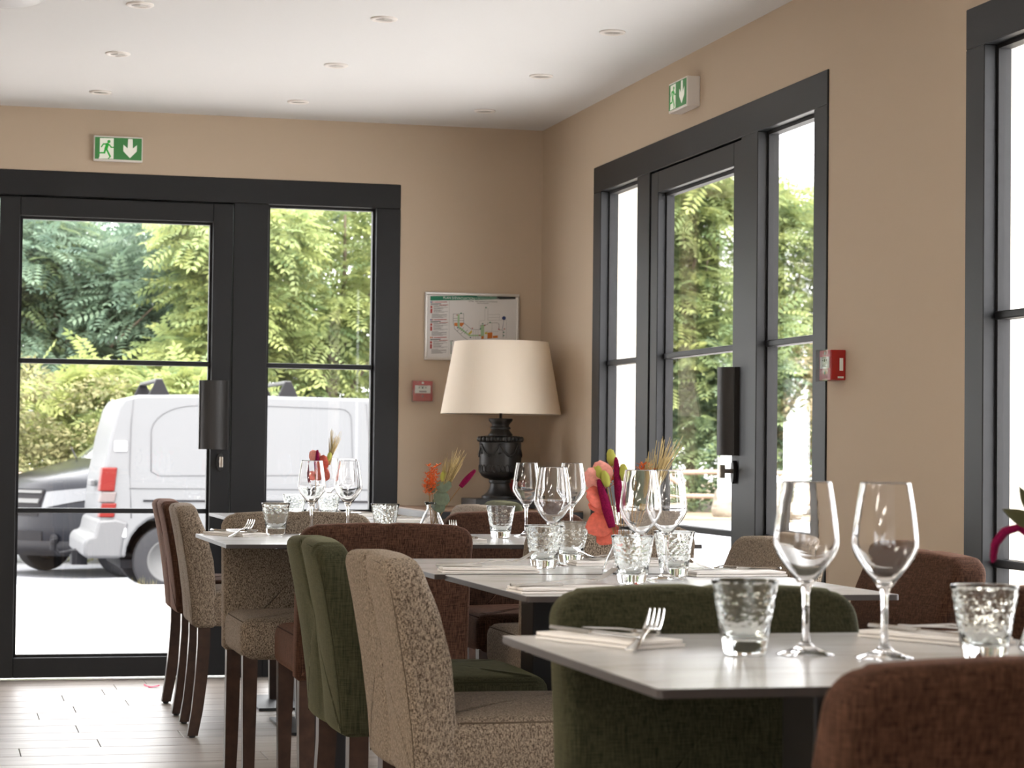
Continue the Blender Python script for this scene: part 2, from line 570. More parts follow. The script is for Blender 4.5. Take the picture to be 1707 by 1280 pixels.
def pull_handle(fn, u, z, width, hgt, root, side):
    """curved upright pull plate standing off the leaf on two posts"""
    mb = MB()
    n = 10
    vs, fs = [], []
    for j, zz in enumerate((z - hgt / 2, z + hgt / 2)):
        for lay in (0, 1):
            for i in range(n + 1):
                t = i / n
                a = (t - 0.5) * 2.2
                rr = width / 2 / math.sin(1.1)
                r2 = rr - lay * 0.006
                vs.append(fn(u + r2 * math.sin(a), -0.018 - (r2 * math.cos(a) - rr * math.cos(1.1)), zz))
    k = n + 1
    for i in range(n):
        for lay in (0, 1):
            fs.append((lay * k + i, lay * k + i + 1, 2 * k + lay * k + i + 1, 2 * k + lay * k + i))
        fs.append((i, i + 1, k + i + 1, k + i)); fs.append((2 * k + i, 2 * k + i + 1, 3 * k + i + 1, 3 * k + i))
    fs.append((0, k, 3 * k, 2 * k)); fs.append((n, k + n, 3 * k + n, 2 * k + n))
    mb.add(vs, fs)
    mb.box(u - width / 2 - 0.004, u - width / 2 + 0.004, -0.02, 0.004, z - hgt / 2, z + hgt / 2, 0, fn)
    mb.box(u + width / 2 - 0.004, u + width / 2 + 0.004, -0.02, 0.004, z - hgt / 2, z + hgt / 2, 0, fn)
    return mb.build('pull_handle', M['handle'], root, smooth=True, angle=30)

def thumb_turn(fn, u, z, root):
    mb = MB()
    pts = [(0.017 * math.cos(t), 0.042 * math.sin(t)) for t in np.linspace(0, 2 * PI, 20, endpoint=False)]
    mb.prism([(u + a, z + b) for a, b in pts], -0.014, 0.0, lambda a, b, h: fn(a, h, b), 0)
    mb.box(u - 0.006, u + 0.006, -0.045, -0.014, z - 0.004, z + 0.012, 1, fn)
    mb.box(u - 0.007, u + 0.007, -0.062, -0.042, z - 0.022, z + 0.026, 1, fn)
    return mb.build('thumb_turn', [M['black'], M['nickel']], root, bevel=0.002)

def door_unit(name, fn, U0, U1, leaf0, leaf1, side_bars, hinge_hi, door=True, handle=True):
    """glazed unit, u along the wall. side_bars: inset of the sidelight glass from frame end and leaf edge"""
    root = bpy.data.objects.new(name, None); COL.objects.link(root); struct(root)
    p0 = -0.006
    fd = 0.075
    a, b = side_bars
    fr = MB()
    zt = 2.197
    fr.box(U0, U1, p0, fd, zt, DZ, 0, fn)                                   # head
    fr.box(U0, U0 + a, p0, fd, 0, zt, 0, fn)
    fr.box(U1 - a, U1, p0, fd, 0, zt, 0, fn)
    fr.box(leaf0 - b, leaf0 - 0.004, p0, fd, 0, zt, 0, fn)
    fr.box(leaf1 + 0.004, leaf1 + b, p0, fd, 0, zt, 0, fn)
    for s0, s1 in ((U0 + a, leaf0 - b), (leaf1 + b, U1 - a)):
        fr.box(s0, s1, p0, fd, 0, 0.115, 0, fn)
    fr.build('frame', M['alu'], root, bevel=0.0025, seg=1)
    gk = MB()
    for s0, s1 in ((U0 + a, leaf0 - b), (leaf1 + b, U1 - a)):
        frame_ring(gk, fn, s0 + 0.0005, s1 - 0.0005, 0.1155, zt - 0.0005, 0.012, 0.012, 0.012, 0.012, 0.032, 0.07)
    gk.box(leaf0 - 0.0035, leaf1 + 0.0035, 0.03, 0.06, zt - 0.012, zt - 0.0005, 0, fn)
    gk.build('gasket', M['alu_gap'], root)
    gl = (0.046, 0.052)
    for s0, s1 in ((U0 + a, leaf0 - b), (leaf1 + b, U1 - a)):
        MB().box(s0 + 0.006, s1 - 0.006, gl[0], gl[1], 0.12, zt - 0.006, 0, fn).build('pane', M['pane'], root)
        for z in (1.447, 0.767):
            MB().box(s0 + 0.002, s1 - 0.002, 0.026, gl[0] - 0.001, z - 0.0115, z + 0.0115, 0, fn).build('glazing_bar', M['alu'], root, bevel=0.004)
            MB().box(s0 + 0.002, s1 - 0.002, gl[1] + 0.001, 0.072, z - 0.0115, z + 0.0115, 0, fn).build('glazing_bar', M['alu'], root, bevel=0.004)
    lf = MB()
    lz0, lz1 = 0.012, zt - 0.006
    frame_ring(lf, fn, leaf0, leaf1, lz0, lz1, 0.09, 0.09, 0.09, 0.086, 0.0, 0.07)
    leaf = lf.build('door_leaf', M['alu'], root, bevel=0.0025, seg=1)
    s0, s1 = leaf0 + 0.09, leaf1 - 0.09
    g2 = MB()
    frame_ring(g2, fn, s0 + 0.0005, s1 - 0.0005, lz0 + 0.0905, lz1 - 0.0865, 0.012, 0.012, 0.012, 0.012, 0.034, 0.066)
    g2.build('gasket', M['alu_gap'], leaf)
    MB().box(s0 + 0.006, s1 - 0.006, gl[0], gl[1], lz0 + 0.095, lz1 - 0.09, 0, fn).build('pane', M['pane'], leaf)
    for z in (1.447, 0.767):
        MB().box(s0 + 0.002, s1 - 0.002, 0.026, gl[0] - 0.001, z - 0.0115, z + 0.0115, 0, fn).build('glazing_bar', M['alu'], leaf, bevel=0.004)
        MB().box(s0 + 0.002, s1 - 0.002, gl[1] + 0.001, 0.068, z - 0.0115, z + 0.0115, 0, fn).build('glazing_bar', M['alu'], leaf, bevel=0.004)
    if handle:
        uh = leaf1 - 0.078 if hinge_hi == 0 else leaf0 + 0.078
        pull_handle(fn, uh, 1.212, 0.128, 0.318, leaf, 1)
        thumb_turn(fn, (leaf1 - 0.045) if hinge_hi == 0 else (leaf0 + 0.045), 0.993, leaf)
    return root

door_unit('door_1', lambda u, w, z: (u, D + w, z), D1[0], D1[1], 0.236, 1.290, (0.115, 0.165), 0)
door_unit('door_2', lambda u, w, z: (W + w, u, z), D2[0], D2[1], 7.636, 8.712, (0.115, 0.172), 1)
door_unit('window_1', lambda u, w, z: (W + w, u, z), W3[0], W3[1], 3.906, 4.978, (0.115, 0.172), 1, handle=False)
for i, o in enumerate(ADDED_LW):
    door_unit('window_%d' % (2 + i), lambda u, w, z: (XL - w, u, z), o[0], o[1], o[0] + 0.82, o[1] - 0.82, (0.115, 0.172), 1, handle=False)
for i, o in enumerate(ADDED_FWN):
    door_unit('window_%d' % (3 + i), lambda u, w, z: (u, YF - w, z), o[0], o[1], o[0] + 0.82, o[1] - 0.82, (0.115, 0.172), 1, handle=False)
# metal threshold strips under the doors
struct(MB().box(D1[0], D1[1], D - 0.02, D + T, -0.007, 0.004).build('trim_1', M['steel']))

# ------------------------------------------------------------------ chairs
HW = 0.25
def outline_offset(P, d):
    n = len(P)
    nx = np.roll(P, -1, 0) - np.roll(P, 1, 0)
    L = np.hypot(nx[:, 0], nx[:, 1]); L[L == 0] = 1
    nrm = np.stack([nx[:, 1] / L, -nx[:, 0] / L], 1)
    return P - nrm * d

def pillow(mb, P, f0, f1, r, mp, mat=0, nseg=4, rings=(0.3, 0.55, 0.75, 0.9)):
    P = np.array(P, float)
    base = outline_offset(P, r)
    c = base.mean(0)
    loops = []
    for s in rings:
        q = c + s * (base - c)
        loops.append([mp(f0(a, b), a, b) for a, b in q])
    for k in range(nseg + 1):
        t = k / nseg * PI / 2
        q = outline_offset(P, r * (1 - math.sin(t)))
        loops.append([mp(f0(*base[i]) + r * (1 - math.cos(t)), q[i][0], q[i][1]) for i in range(len(q))])
    for k in range(nseg, -1, -1):
        t = k / nseg * PI / 2
        q = outline_offset(P, r * (1 - math.sin(t)))
        loops.append([mp(f1(*base[i]) - r * (1 - math.cos(t)), q[i][0], q[i][1]) for i in range(len(q))])
    for s in rings[::-1]:
        q = c + s * (base - c)
        loops.append([mp(f1(a, b), a, b) for a, b in q])
    n = len(P)
    vs = [mp(f0(*c), *c)] + [p for l in loops for p in l] + [mp(f1(*c), *c)]
    fs = []
    for k in range(n):
        fs.append((0, 1 + (k + 1) % n, 1 + k))
        e = 1 + (len(loops) - 1) * n
        fs.append((len(vs) - 1, e + k, e + (k + 1) % n))
    for l in range(len(loops) - 1):
        for k in range(n):
            a, b = 1 + l * n, 1 + (l + 1) * n
            fs.append((a + k, a + (k + 1) % n, b + (k + 1) % n, b + k))
    return mb.add(vs, fs, mat)

def back_x(z):
    return lerp(z, [0.40, 0.50, 0.62, 0.74, 0.86], [-0.238, -0.246, -0.262, -0.283, -0.309])
def back_t(z):
    return lerp(z, [0.40, 0.53, 0.65, 0.75, 0.81, 0.86], [0.085, 0.092, 0.098, 0.088, 0.074, 0.060])
def back_outline():
    pts = []
    zc, r, zt = 0.402, 0.046, 0.842
    def top(y):
        return zt + 0.010 * (1 - (y / HW) ** 2) - 0.004 * math.exp(-(y / 0.018) ** 2)
    for y in np.linspace(-HW + 0.01, HW - 0.01, 20): pts.append((y, zc))
    for z in np.linspace(zc + 0.01, zt - r, 14): pts.append((HW, z))
    for t in np.linspace(0.2, PI / 2 - 0.1, 6): pts.append((HW - r + r * math.cos(t), zt - r + r * math.sin(t)))
    for y in np.linspace(HW - r, -HW + r, 27): pts.append((y, top(y)))
    for t in np.linspace(PI / 2 + 0.1, PI - 0.2, 6): pts.append((-HW + r + r * math.cos(t), zt - r + r * math.sin(t)))
    for z in np.linspace(zt - r, zc + 0.01, 14): pts.append((-HW, z))
    return pts

def make_chair_meshes(kind):
    fm, sm = M[kind], M['seam_' + kind]
    out = {}
    def f0(y, z):      # outer back, two soft lobes with a centre seam
        lob = 1 - ((abs(y) - 0.125) / 0.125) ** 2
        return back_x(z) - 0.007 * max(lob, 0) + 0.004 * math.exp(-(y / 0.012) ** 2)
    def f1(y, z):
        return back_x(z) + back_t(z) + 0.010 * (1 - (y / HW) ** 2)
    mb = MB()
    pillow(mb, back_outline(), f0, f1, 0.022, lambda x, a, b: (x, a, b))
    out['backrest'] = mb.mesh('backrest', fm, smooth=True)
    sb = MB()
    zs = np.linspace(0.41, 0.843, 14)
    sb.tube([(f0(0, z) + 0.0002, 0, z) for z in zs], 0.0014, 5)
    # piping where the outer back panel meets the sides
    for s in (-1, 1):
        sb.tube([(f0(HW - 0.022, z) + 0.0024, s * (HW - 0.012), z) for z in np.linspace(0.41, 0.785, 16)], 0.0013, 5)
    sb.tube([(f0(y, 0.82) + 0.0024, y, 0.830 + 0.010 * (1 - (y / HW) ** 2) - 0.004 * math.exp(-(y / 0.018) ** 2)) for y in np.linspace(-0.185, 0.185, 40)], 0.0013, 5)
    out['back_seam'] = sb.mesh('back_seam', sm, smooth=True)
    # seat
    SW = HW - 0.004
    P = []
    x0, x1, r = -0.215, 0.255, 0.04
    for x in np.linspace(x0, x1 - r, 10): P.append((x, -SW))
    for t in np.linspace(-PI / 2 + 0.25, -0.2, 4): P.append((x1 - r + r * math.cos(t), -SW + r + r * math.sin(t)))
    for yy in np.linspace(-SW + r, SW - r, 12): P.append((x1, yy))
    for t in np.linspace(0.2, PI / 2 - 0.25, 4): P.append((x1 - r + r * math.cos(t), SW - r + r * math.sin(t)))
    for x in np.linspace(x1 - r, x0, 10): P.append((x, SW))
    for yy in np.linspace(SW - 0.03, -SW + 0.03, 10): P.append((x0, yy))
    mb = MB()
    pillow(mb, P, lambda a, b: 0.405, lambda a, b: 0.532 + 0.012 * (1 - (b / HW) ** 2) * (1 - ((a - 0.02) / 0.245) ** 2), 0.034, lambda h, a, b: (a, b, h))
    out['seat'] = mb.mesh('seat', fm, smooth=True)
    ss = MB()
    pth = [(x, -HW + 0.012, 0.522) for x in np.linspace(-0.15, 0.22, 8)] + [(0.242, -0.2, 0.524)] + [(0.242, y, 0.524) for y in np.linspace(-0.18, 0.18, 8)] + [(0.242, 0.2, 0.524)] + [(x, HW - 0.012, 0.522) for x in np.linspace(0.22, -0.15, 8)]
    ss.tube(pth, 0.0020, 5)
    out['seat_seam'] = ss.mesh('seat_seam', sm, smooth=True)
    # legs
    mb = MB()
    def sq(cx, cy, z, h): return [(cx - h, cy - h, z), (cx + h, cy - h, z), (cx + h, cy + h, z), (cx - h, cy + h, z)]
    def leg(secs):
        vs = [p for s in secs for p in sq(*s)]
        fs = [(3, 2, 1, 0), tuple(range(len(vs) - 4, len(vs)))]
        for i in range(len(secs) - 1):
            for k in range(4):
                fs.append((i * 4 + k, i * 4 + (k + 1) % 4, i * 4 + 4 + (k + 1) % 4, i * 4 + 4 + k))
        return MB().add(vs, fs).mesh('leg', M['walnut'])
    out['front_leg'] = leg([(0, 0, 0.008, 0.0165), (0, 0, 0.25, 0.021), (0, 0, 0.42, 0.023)])
    out['rear_leg'] = leg([(-0.036, 0, 0.008, 0.019), (-0.020, 0, 0.10, 0.0205), (-0.007, 0, 0.22, 0.022), (0.0, 0, 0.34, 0.0225), (0, 0, 0.42, 0.0225)])
    out['glide'] = MB().lathe([(0.0, 0.0), (0.010, 0.0), (0.012, 0.003), (0.012, 0.0085)], 10).mesh('foot_glide', M['glide'])
    return out

CH = {k: make_chair_meshes(k) for k in ('beige', 'brown', 'green')}
def child(name, me, parent, loc=(0, 0, 0)):
    o = bpy.data.objects.new(name, me); COL.objects.link(o)
    o.parent = parent; o.location = loc
    return o
def chair(kind, x, y, rz_deg, label):
    r = thing('dining_chair', label, 'chair', (x, y, 0), math.radians(rz_deg), 'upholstered dining chairs')
    c = CH[kind]
    child('seat', c['seat'], r)
    child('seat_seam', c['seat_seam'], r)
    b = child('backrest', c['backrest'], r)
    child('seam', c['back_seam'], b)
    for s in (-1, 1):
        l = child('leg', c['front_leg'], r, (0.212, s * 0.215, 0))
        child('foot_glide', c['glide'], l)
        l = child('leg', c['rear_leg'], r, (-0.198, s * 0.215, 0))
        child('foot_glide', c['glide'], l, (-0.036, 0, 0))
    return r

# around the nearest table
chair('green', 1.178, 3.145, -90, 'dark green velvet chair behind the nearest table, its back above the tumbler and wine glass')
chair('brown', 1.915, 3.145, -90, 'brown velvet chair at the right edge, only its top showing behind the nearest right tumbler')
chair('brown', 1.135, 2.42, 90, 'large brown velvet chair back in the right foreground, cut off by the frame')
# middle table pair
chair('beige', 1.150, 4.59, 0, 'large beige tweed chair at the near middle table, left foreground')
chair('green', 1.136, 5.35, 0, 'green velvet chair standing between the large beige chair and the brown chair back')
chair('beige', 1.780, 5.35, 180, 'beige tweed chair on the wall side of the middle tables, below the right door')
chair('brown', 1.842, 4.61, 180, 'brown velvet chair on the wall side, behind the rightmost tall wine glass')
# third row
chair('brown', 1.232, 6.59, 90, 'brown velvet chair with its wide back to the camera, before the flower vase')
chair('beige', 1.872, 6.50, 90, 'beige tweed chair back behind the middle table glasses, right of the lamp')
chair('beige', 1.150, 7.205, -90, 'beige tweed chair facing the camera behind the left tumbler, its seat corner showing')
chair('brown', 1.928, 7.33, -90, 'brown velvet chair facing the camera in front of the lamp console')
# far table pair by the glass door
chair('beige', 1.147, 8.52, -2, 'beige tweed chair of the two at the glass door, the nearer one')
chair('brown', 1.152, 9.23, 0, 'brown velvet chair of the two at the glass door, the farther left one')
chair('beige', 1.745, 8.50, 182, 'pale beige tweed chair whose top corner peeks up under the lamp foot')
chair('green', 2.02, 9.2, 178, 'green velvet chair mostly hidden, top edge visible under the lamp foot')

# ------------------------------------------------------------------ tables
TZ = 0.78
def table(x0, x1, y0, y1, label, coff=0.0, plate=(0.24, 0.25)):
    cx, cy = (x0 + x1) / 2, (y0 + y1) / 2
    r = thing('pedestal_table', label, 'table', (cx, cy, 0), 0, 'marble topped pedestal tables')
    hx, hy = (x1 - x0) / 2, (y1 - y0) / 2
    mb = MB()
    rr = 0.006
    pts = []
    for sx, sy, a in ((1, -1, -PI / 2), (1, 1, 0), (-1, 1, PI / 2), (-1, -1, PI)):
        for t in np.linspace(0, PI / 2, 4):
            pts.append((sx * (hx - rr) + rr * math.cos(a + t), sy * (hy - rr) + rr * math.sin(a + t)))
    n = len(pts)
    t0, t1 = TZ - 0.0115, TZ
    vs = [(a, b, t0) for a, b in pts] + [(a, b, t1 - 0.0008) for a, b in pts] + [(a * (1 - 0.0008 / hx), b * (1 - 0.0008 / hy), t1) for a, b in pts]
    mb.add(vs, [tuple(range(n - 1, -1, -1))] + [(i, (i + 1) % n, n + (i + 1) % n, n + i) for i in range(n)] + [(n + i, n + (i + 1) % n, 2 * n + (i + 1) % n, 2 * n + i) for i in range(n)], 1)
    mb.add(vs[2 * n:], [tuple(range(n))], 0)
    mb.build('tabletop', [M['marble'], M['core']], r, weld=True)
    MB().box(coff - 0.06, coff + 0.06, -0.06, 0.06, 0.0125, t0 - 0.013).build('column', M['black'], r, bevel=0.004)
    MB().box(coff - plate[0], coff + plate[0], -plate[1], plate[1], 0.001, 0.012).build('base_plate', M['black'], r, bevel=0.002)
    MB().box(-0.18, 0.18, -0.18, 0.18, t0 - 0.0125, t0 - 0.0005).build('top_plate', M['black'], r)
    return r
table(0.828, 1.604, 2.556, 3.330, 'nearest pedestal table with a pale marble top, right foreground')
table(1.100, 1.875, 4.222, 4.960, 'near one of the two joined middle tables with a dark seam between', 0.0, (0.13, 0.25))
table(1.085, 1.862, 4.992, 5.712, 'farther one of the two joined middle tables, beside the green chair', -0.0185, (0.13, 0.25))
table(0.805, 1.530, 6.560, 7.385, 'left table of the third row, its corner in front of the beige chairs', 0.0, (0.24, 0.12))
table(1.536, 2.262, 6.560, 7.385, 'right table of the third row, in front of the lamp console', 0.0, (0.24, 0.12))
table(1.117, 1.880, 8.170, 8.930, 'near one of the two far tables by the glass door')
table(1.117, 1.880, 8.965, 9.735, 'farthest marble table by the glass door')

# ------------------------------------------------------------------ glassware
def wine_profile():
    o = [(0.0405, 0.0), (0.0405, 0.0012), (0.030, 0.0045), (0.014, 0.010), (0.0065, 0.018), (0.0048, 0.032), (0.0045, 0.060), (0.0052, 0.084), (0.0085, 0.096), (0.0165, 0.107), (0.031, 0.125), (0.0405, 0.139), (0.0448, 0.149), (0.0460, 0.157), (0.0455, 0.165), (0.0435, 0.183), (0.0395, 0.212), (0.0360, 0.233), (0.0348, 0.2400), (0.0345, 0.2415)]
    i = [(0.0340, 0.2420), (0.0336, 0.2416), (0.0339, 0.2398), (0.0352, 0.232), (0.0387, 0.212), (0.0427, 0.183), (0.0447, 0.165), (0.0451, 0.157), (0.0438, 0.1495), (0.0395, 0.140), (0.030, 0.1262), (0.0155, 0.1088), (0.006, 0.1005), (0.0, 0.0995)]
    return [(0.0, 0.0)] + o + i
WINE = MB().lathe(wine_profile(), 48).mesh('wine_glass', M['glass'], smooth=True, weld=True)
def make_tumbler():
    R0, R1, hh = 0.0292, 0.0468, 0.104
    nz, n = 44, 88
    # hammered cells
    cells = []
    zz = 0.030
    k = 0
    while zz < hh - 0.006:
        m = 15
        for j in range(m):
            cells.append(((j + 0.5 * (k % 2)) * 2 * PI / m + random.uniform(-.14, .14), zz + random.uniform(-.0032, .0032)))
        zz += 0.0098; k += 1
    ca = np.array(cells)
    def disp(t, z):
        if z < 0.023 or z > hh - 0.004: return 0
        dt = np.abs((ca[:, 0] - t + PI) % (2 * PI) - PI) * 0.038
        d = np.hypot(dt, ca[:, 1] - z)
        q = np.sort(d)[:2]
        e = min(1, (q[1] - q[0]) / 0.006)
        fade = min(1, (z - 0.023) / 0.004, (hh - 0.004 - z) / 0.004)
        return -0.0012 * (1 - (1 - e) ** 2) * fade + 0.0003
    prof = [(0.0, 0.0), (R0 - 0.004, 0.0), (R0 - 0.001, 0.001), (R0, 0.003)]
    for i in range(1, nz): 
        z = 0.003 + (hh - 0.003) * i / nz
        prof.append((R0 + (R1 - R0) * z / hh, z))
    prof += [(R1, hh - 0.0008), (R1 - 0.0012, hh), (R1 - 0.0022, hh - 0.0012)]
    for i in range(1, 7):
        z = hh - 0.002 - (hh - 0.032) * i / 7
        prof.append((R0 + (R1 - R0) * z / hh - 0.0032, z))
    prof += [(R0 - 0.0012, 0.0275), (R0 - 0.008, 0.0225), (0.010, 0.021), (0.0, 0.021)]
    outer = 4 + nz - 1
    mb = MB().lathe(prof, n, rfun=lambda r, z, t, i: r + (disp(t, z) if 3 < i < outer else 0))
    return mb.mesh('tumbler', M['tumbler'], smooth=True, weld=True, angle=60)
TUMB = make_tumbler()
VASE = MB().lathe([(0.0, 0.0), (0.046, 0.0), (0.050, 0.003), (0.050, 0.010), (0.042, 0.034), (0.026, 0.070), (0.0165, 0.086), (0.0160, 0.090), (0.019, 0.099), (0.0245, 0.110), (0.0236, 0.1104), (0.0178, 0.0995), (0.0145, 0.091), (0.0150, 0.086), (0.0245, 0.069), (0.0402, 0.034), (0.0475, 0.012), (0.0470, 0.0065), (0.0, 0.006)], 40).mesh('bud_vase', M['glass'], smooth=True, weld=True)

def glass_obj(me, name, x, y, label, cat, group):
    o = bpy.data.objects.new(name, me); COL.objects.link(o)
    o.location = (x, y, TZ + 0.0006)
    o.rotation_euler = (0, 0, random.uniform(0, 6.28))
    return tag(o, label, cat, group)
def tumbler(x, y, label): return glass_obj(TUMB, 'tumbler', x, y, label, 'tumbler', 'hammered water tumblers')
def wine(x, y, label): return glass_obj(WINE, 'wine_glass', x, y, label, 'wine glass', 'stemmed wine glasses')
def vase(x, y, label): return glass_obj(VASE, 'bud_vase', x, y, label, 'vase', 'small clear bud vases')

tumbler(1.087, 2.970, 'hammered glass tumbler on the nearest table, left of the two tall wine glasses')
tumbler(1.385, 2.835, 'hammered glass tumbler on the nearest table at the right edge of the picture')
wine(1.176, 2.966, 'tall stemmed wine glass on the nearest table, next to the tumbler')
wine(1.266, 2.900, 'tall stemmed wine glass on the nearest table, the farther right of the two')
tumbler(1.425, 4.585, 'hammered tumbler in front of the coral flowers on the near middle table')
tumbler(1.600, 4.835, 'hammered tumbler right of the two wine glasses on the near middle table')
wine(1.468, 4.668, 'wine glass just right of the magenta and coral flowers on the middle table')
wine(1.552, 4.745, 'wine glass overlapped by its twin, next to the rightmost middle tumbler')
tumbler(1.399, 5.215, 'left hammered tumbler of the overlapping pair on the farther middle table')
tumbler(1.540, 5.480, 'right hammered tumbler of the overlapping pair on the farther middle table')
wine(1.452, 5.335, 'wide-looking wine glass standing over the overlapping tumbler pair')
tumbler(1.051, 7.270, 'hammered tumbler at the left end of the third row, before the beige chair')
tumbler(1.402, 7.225, 'hammered tumbler between the two wine glasses and the orange flower vase')
tumbler(1.744, 7.040, 'hammered tumbler in front of the brown chair below the lamp foot')
tumbler(2.135, 7.150, 'hammered tumbler behind the coral petals, at the third row right end')
wine(1.172, 7.300, 'left wine glass in front of the white van, third row')
wine(1.292, 7.300, 'right wine glass in front of the white van, third row')
wine(1.866, 7.185, 'wine glass beside the black lamp foot, left of three')
wine(2.036, 7.240, 'wine glass partly behind another near the console, right of three')
tumbler(1.330, 8.700, 'faint hammered tumbler on the far table, behind the left wine glass')
tumbler(1.495, 8.880, 'faint hammered tumbler on the far table, between the van wine glasses')
wine(1.535, 9.130, 'far wine glass between the two wine glasses before the van')
wine(1.592, 9.010, 'far wine glass mostly behind the right wine glass before the van')
vase(1.560, 7.240, 'clear bud vase holding orange flowers, wheat and eucalyptus')
vase(1.520, 4.955, 'clear bud vase behind the middle tumblers, holding coral flowers')
vase(1.470, 9.020, 'clear bud vase on the farthest table behind the wine glasses')
vase(1.555, 2.960, 'clear bud vase at the right frame edge of the nearest table')

# ------------------------------------------------------------------ napkins and cutlery
def napkin_mesh():
    mb = MB()
    def slab(x0, x1, y0, y1, z0, z1, wob):
        nx, ny = 12, 6
        top, bot = [], []
        for j in range(ny + 1):
            for i in range(nx + 1):
                x = x0 + (x1 - x0) * i / nx; y = y0 + (y1 - y0) * j / ny
                e = min(i, nx - i, 1.0) and min(j, ny - j, 1.0)
                wv = wob * (math.sin(x * 60 + y * 25) + math.sin(y * 90 - x * 15))
                yy = y + 0.0015 * math.sin(x * 45)
                top.append((x, yy, (z1 if e else z1 - 0.0012) + (wv if e else 0)))
                bot.append((x, yy, z0))
        k = nx + 1
        vs = top + bot
        o = len(top)
        fs = []
        for j in range(ny):
            for i in range(nx):
                a = j * k + i
                fs.append((a, a + 1, a + k + 1, a + k)); fs.append((o + a, o + a + k, o + a + k + 1, o + a + 1))
        for i in range(nx):
            fs.append((i, o + i, o + i + 1, i + 1)); a = ny * k + i; fs.append((a, a + 1, o + a + 1, o + a))
        for j in range(ny):
            a = j * k; fs.append((a, a + k, o + a + k, o + a)); a = j * k + nx; fs.append((a, o + a, o + a + k, a + k))
        mb.add(vs, fs)
    slab(-0.112, 0.112, -0.050, 0.050, 0.0004, 0.0058, 0.0004)
    slab(-0.110, 0.109, -0.050, 0.047, 0.0062, 0.0120, 0.0008)
    return mb.mesh('napkin', M['napkin'], smooth=True, angle=50)
NAP = napkin_mesh()
def ribbon(mb, secs, th=0.0018):
    """flat bar through (x, y, z, halfwidth) sections along x"""
    vs, fs = [], []
    for x, y, z, w in secs:
        vs += [(x, y - w, z), (x, y - w * 0.6, z + th), (x, y + w * 0.6, z + th), (x, y + w, z), (x, y + w * 0.6, z - th * 0.4), (x, y - w * 0.6, z - th * 0.4)]
    n = 6
    for i in range(len(secs) - 1):
        for k in range(n):
            fs.append((i * n + k, i * n + (k + 1) % n, i * n + n + (k + 1) % n, i * n + n + k))
    fs.append(tuple(range(n - 1, -1, -1))); fs.append(tuple((len(secs) - 1) * n + k for k in range(n)))
    mb.add(vs, fs)
def fork_mesh():
    mb = MB()
    ribbon(mb, [(-0.105, 0, 0.000, 0.006), (-0.10, 0, 0.000, 0.0085), (-0.07, 0, 0.0008, 0.0075), (-0.02, 0, 0.003, 0.0045), (0.02, 0, 0.0045, 0.0035), (0.036, 0, 0.002, 0.005), (0.048, 0, -0.001, 0.0105), (0.060, 0, -0.002, 0.0125)])
    for k in range(4):
        y = (k - 1.5) * 0.0072
        ribbon(mb, [(0.058, y, -0.002, 0.0026), (0.075, y, 0.002, 0.0023), (0.092, y, 0.0095, 0.0019), (0.106, y * 0.98, 0.0185, 0.0011)])
    return mb.mesh('fork', M['chrome'], smooth=True, angle=50)
def knife_mesh():
    mb = MB()
    ribbon(mb, [(-0.118, 0, 0.001, 0.006), (-0.112, 0, 0.001, 0.0085), (-0.05, 0, 0.001, 0.0075), (-0.012, 0, 0.001, 0.006)], 0.004)
    ribbon(mb, [(-0.014, 0, 0.002, 0.006), (0.01, 0.001, 0.002, 0.0085), (0.08, 0.001, 0.002, 0.0095), (0.105, -0.001, 0.002, 0.006), (0.114, -0.004, 0.002, 0.0012)], 0.0012)
    return mb.mesh('knife', M['chrome'], smooth=True, angle=50)
def spoon_mesh():
    mb = MB()
    ribbon(mb, [(-0.100, 0, 0.000, 0.006), (-0.095, 0, 0.0, 0.0085), (-0.06, 0, 0.001, 0.007), (0.0, 0, 0.004, 0.004), (0.035, 0, 0.004, 0.0035)])
    vs, fs = [], []
    n, m = 14, 5
    for j in range(m + 1):
        q = j / m
        for k in range(n):
            t = 2 * PI * k / n
            vs.append((0.062 + 0.030 * q * math.cos(t), 0.0185 * q * math.sin(t), -0.0035 + 0.0075 * q * q))
    for j in range(m):
        for k in range(n):
            fs.append((j * n + k, j * n + (k + 1) % n, j * n + n + (k + 1) % n, j * n + n + k))
    o = len(vs)
    mb.add(vs, fs)
    mb.add([(x, y, z + 0.0012) for x, y, z in vs], fs)
    return mb.mesh('spoon', M['chrome'], smooth=True, angle=60)
FORK, KNIFE, SPOON = fork_mesh(), knife_mesh(), spoon_mesh()
def put(me, name, x, y, z, rot, label, cat, group):
    o = bpy.data.objects.new(name, me); COL.objects.link(o)
    o.location = (x, y, z); o.rotation_euler = rot
    return tag(o, label, cat, group)
def setting(x, y, rz, where, spoon=True, pitch=-0.16, knife=True, fork=True, fyaw=0.16, fpos=None):
    z = TZ + 0.0004
    a = math.radians(rz)
    c, s = math.cos(a), math.sin(a)
    def L(u, v): return x + u * c - v * s, y + u * s + v * c
    put(NAP, 'napkin', x, y, z, (0, 0, a), 'folded white napkin ' + where, 'napkin', 'folded napkins')
    if knife:
        px, py = L(-0.005, -0.020)
        put(KNIFE, 'knife', px, py, z + 0.0136, (0, 0, a - 0.10), 'steel table knife lying on the napkin ' + where, 'knife', 'table knives')
    if spoon:
        px, py = L(-0.002, 0.026)
        put(SPOON, 'spoon', px, py, z + 0.0150, (0, 0, a - 0.12), 'steel spoon lying on the napkin ' + where, 'spoon', 'table spoons')
    if fork:
        px, py = L(0.006, 0.006)
        if fpos: px, py = fpos
        put(FORK, 'fork', px, py, z + 0.0165 + (0.06 * math.sin(-pitch) if not fpos else 0.0), (0.0, pitch, a + fyaw), 'steel fork with raised tines on the napkin ' + where, 'fork', 'table forks')
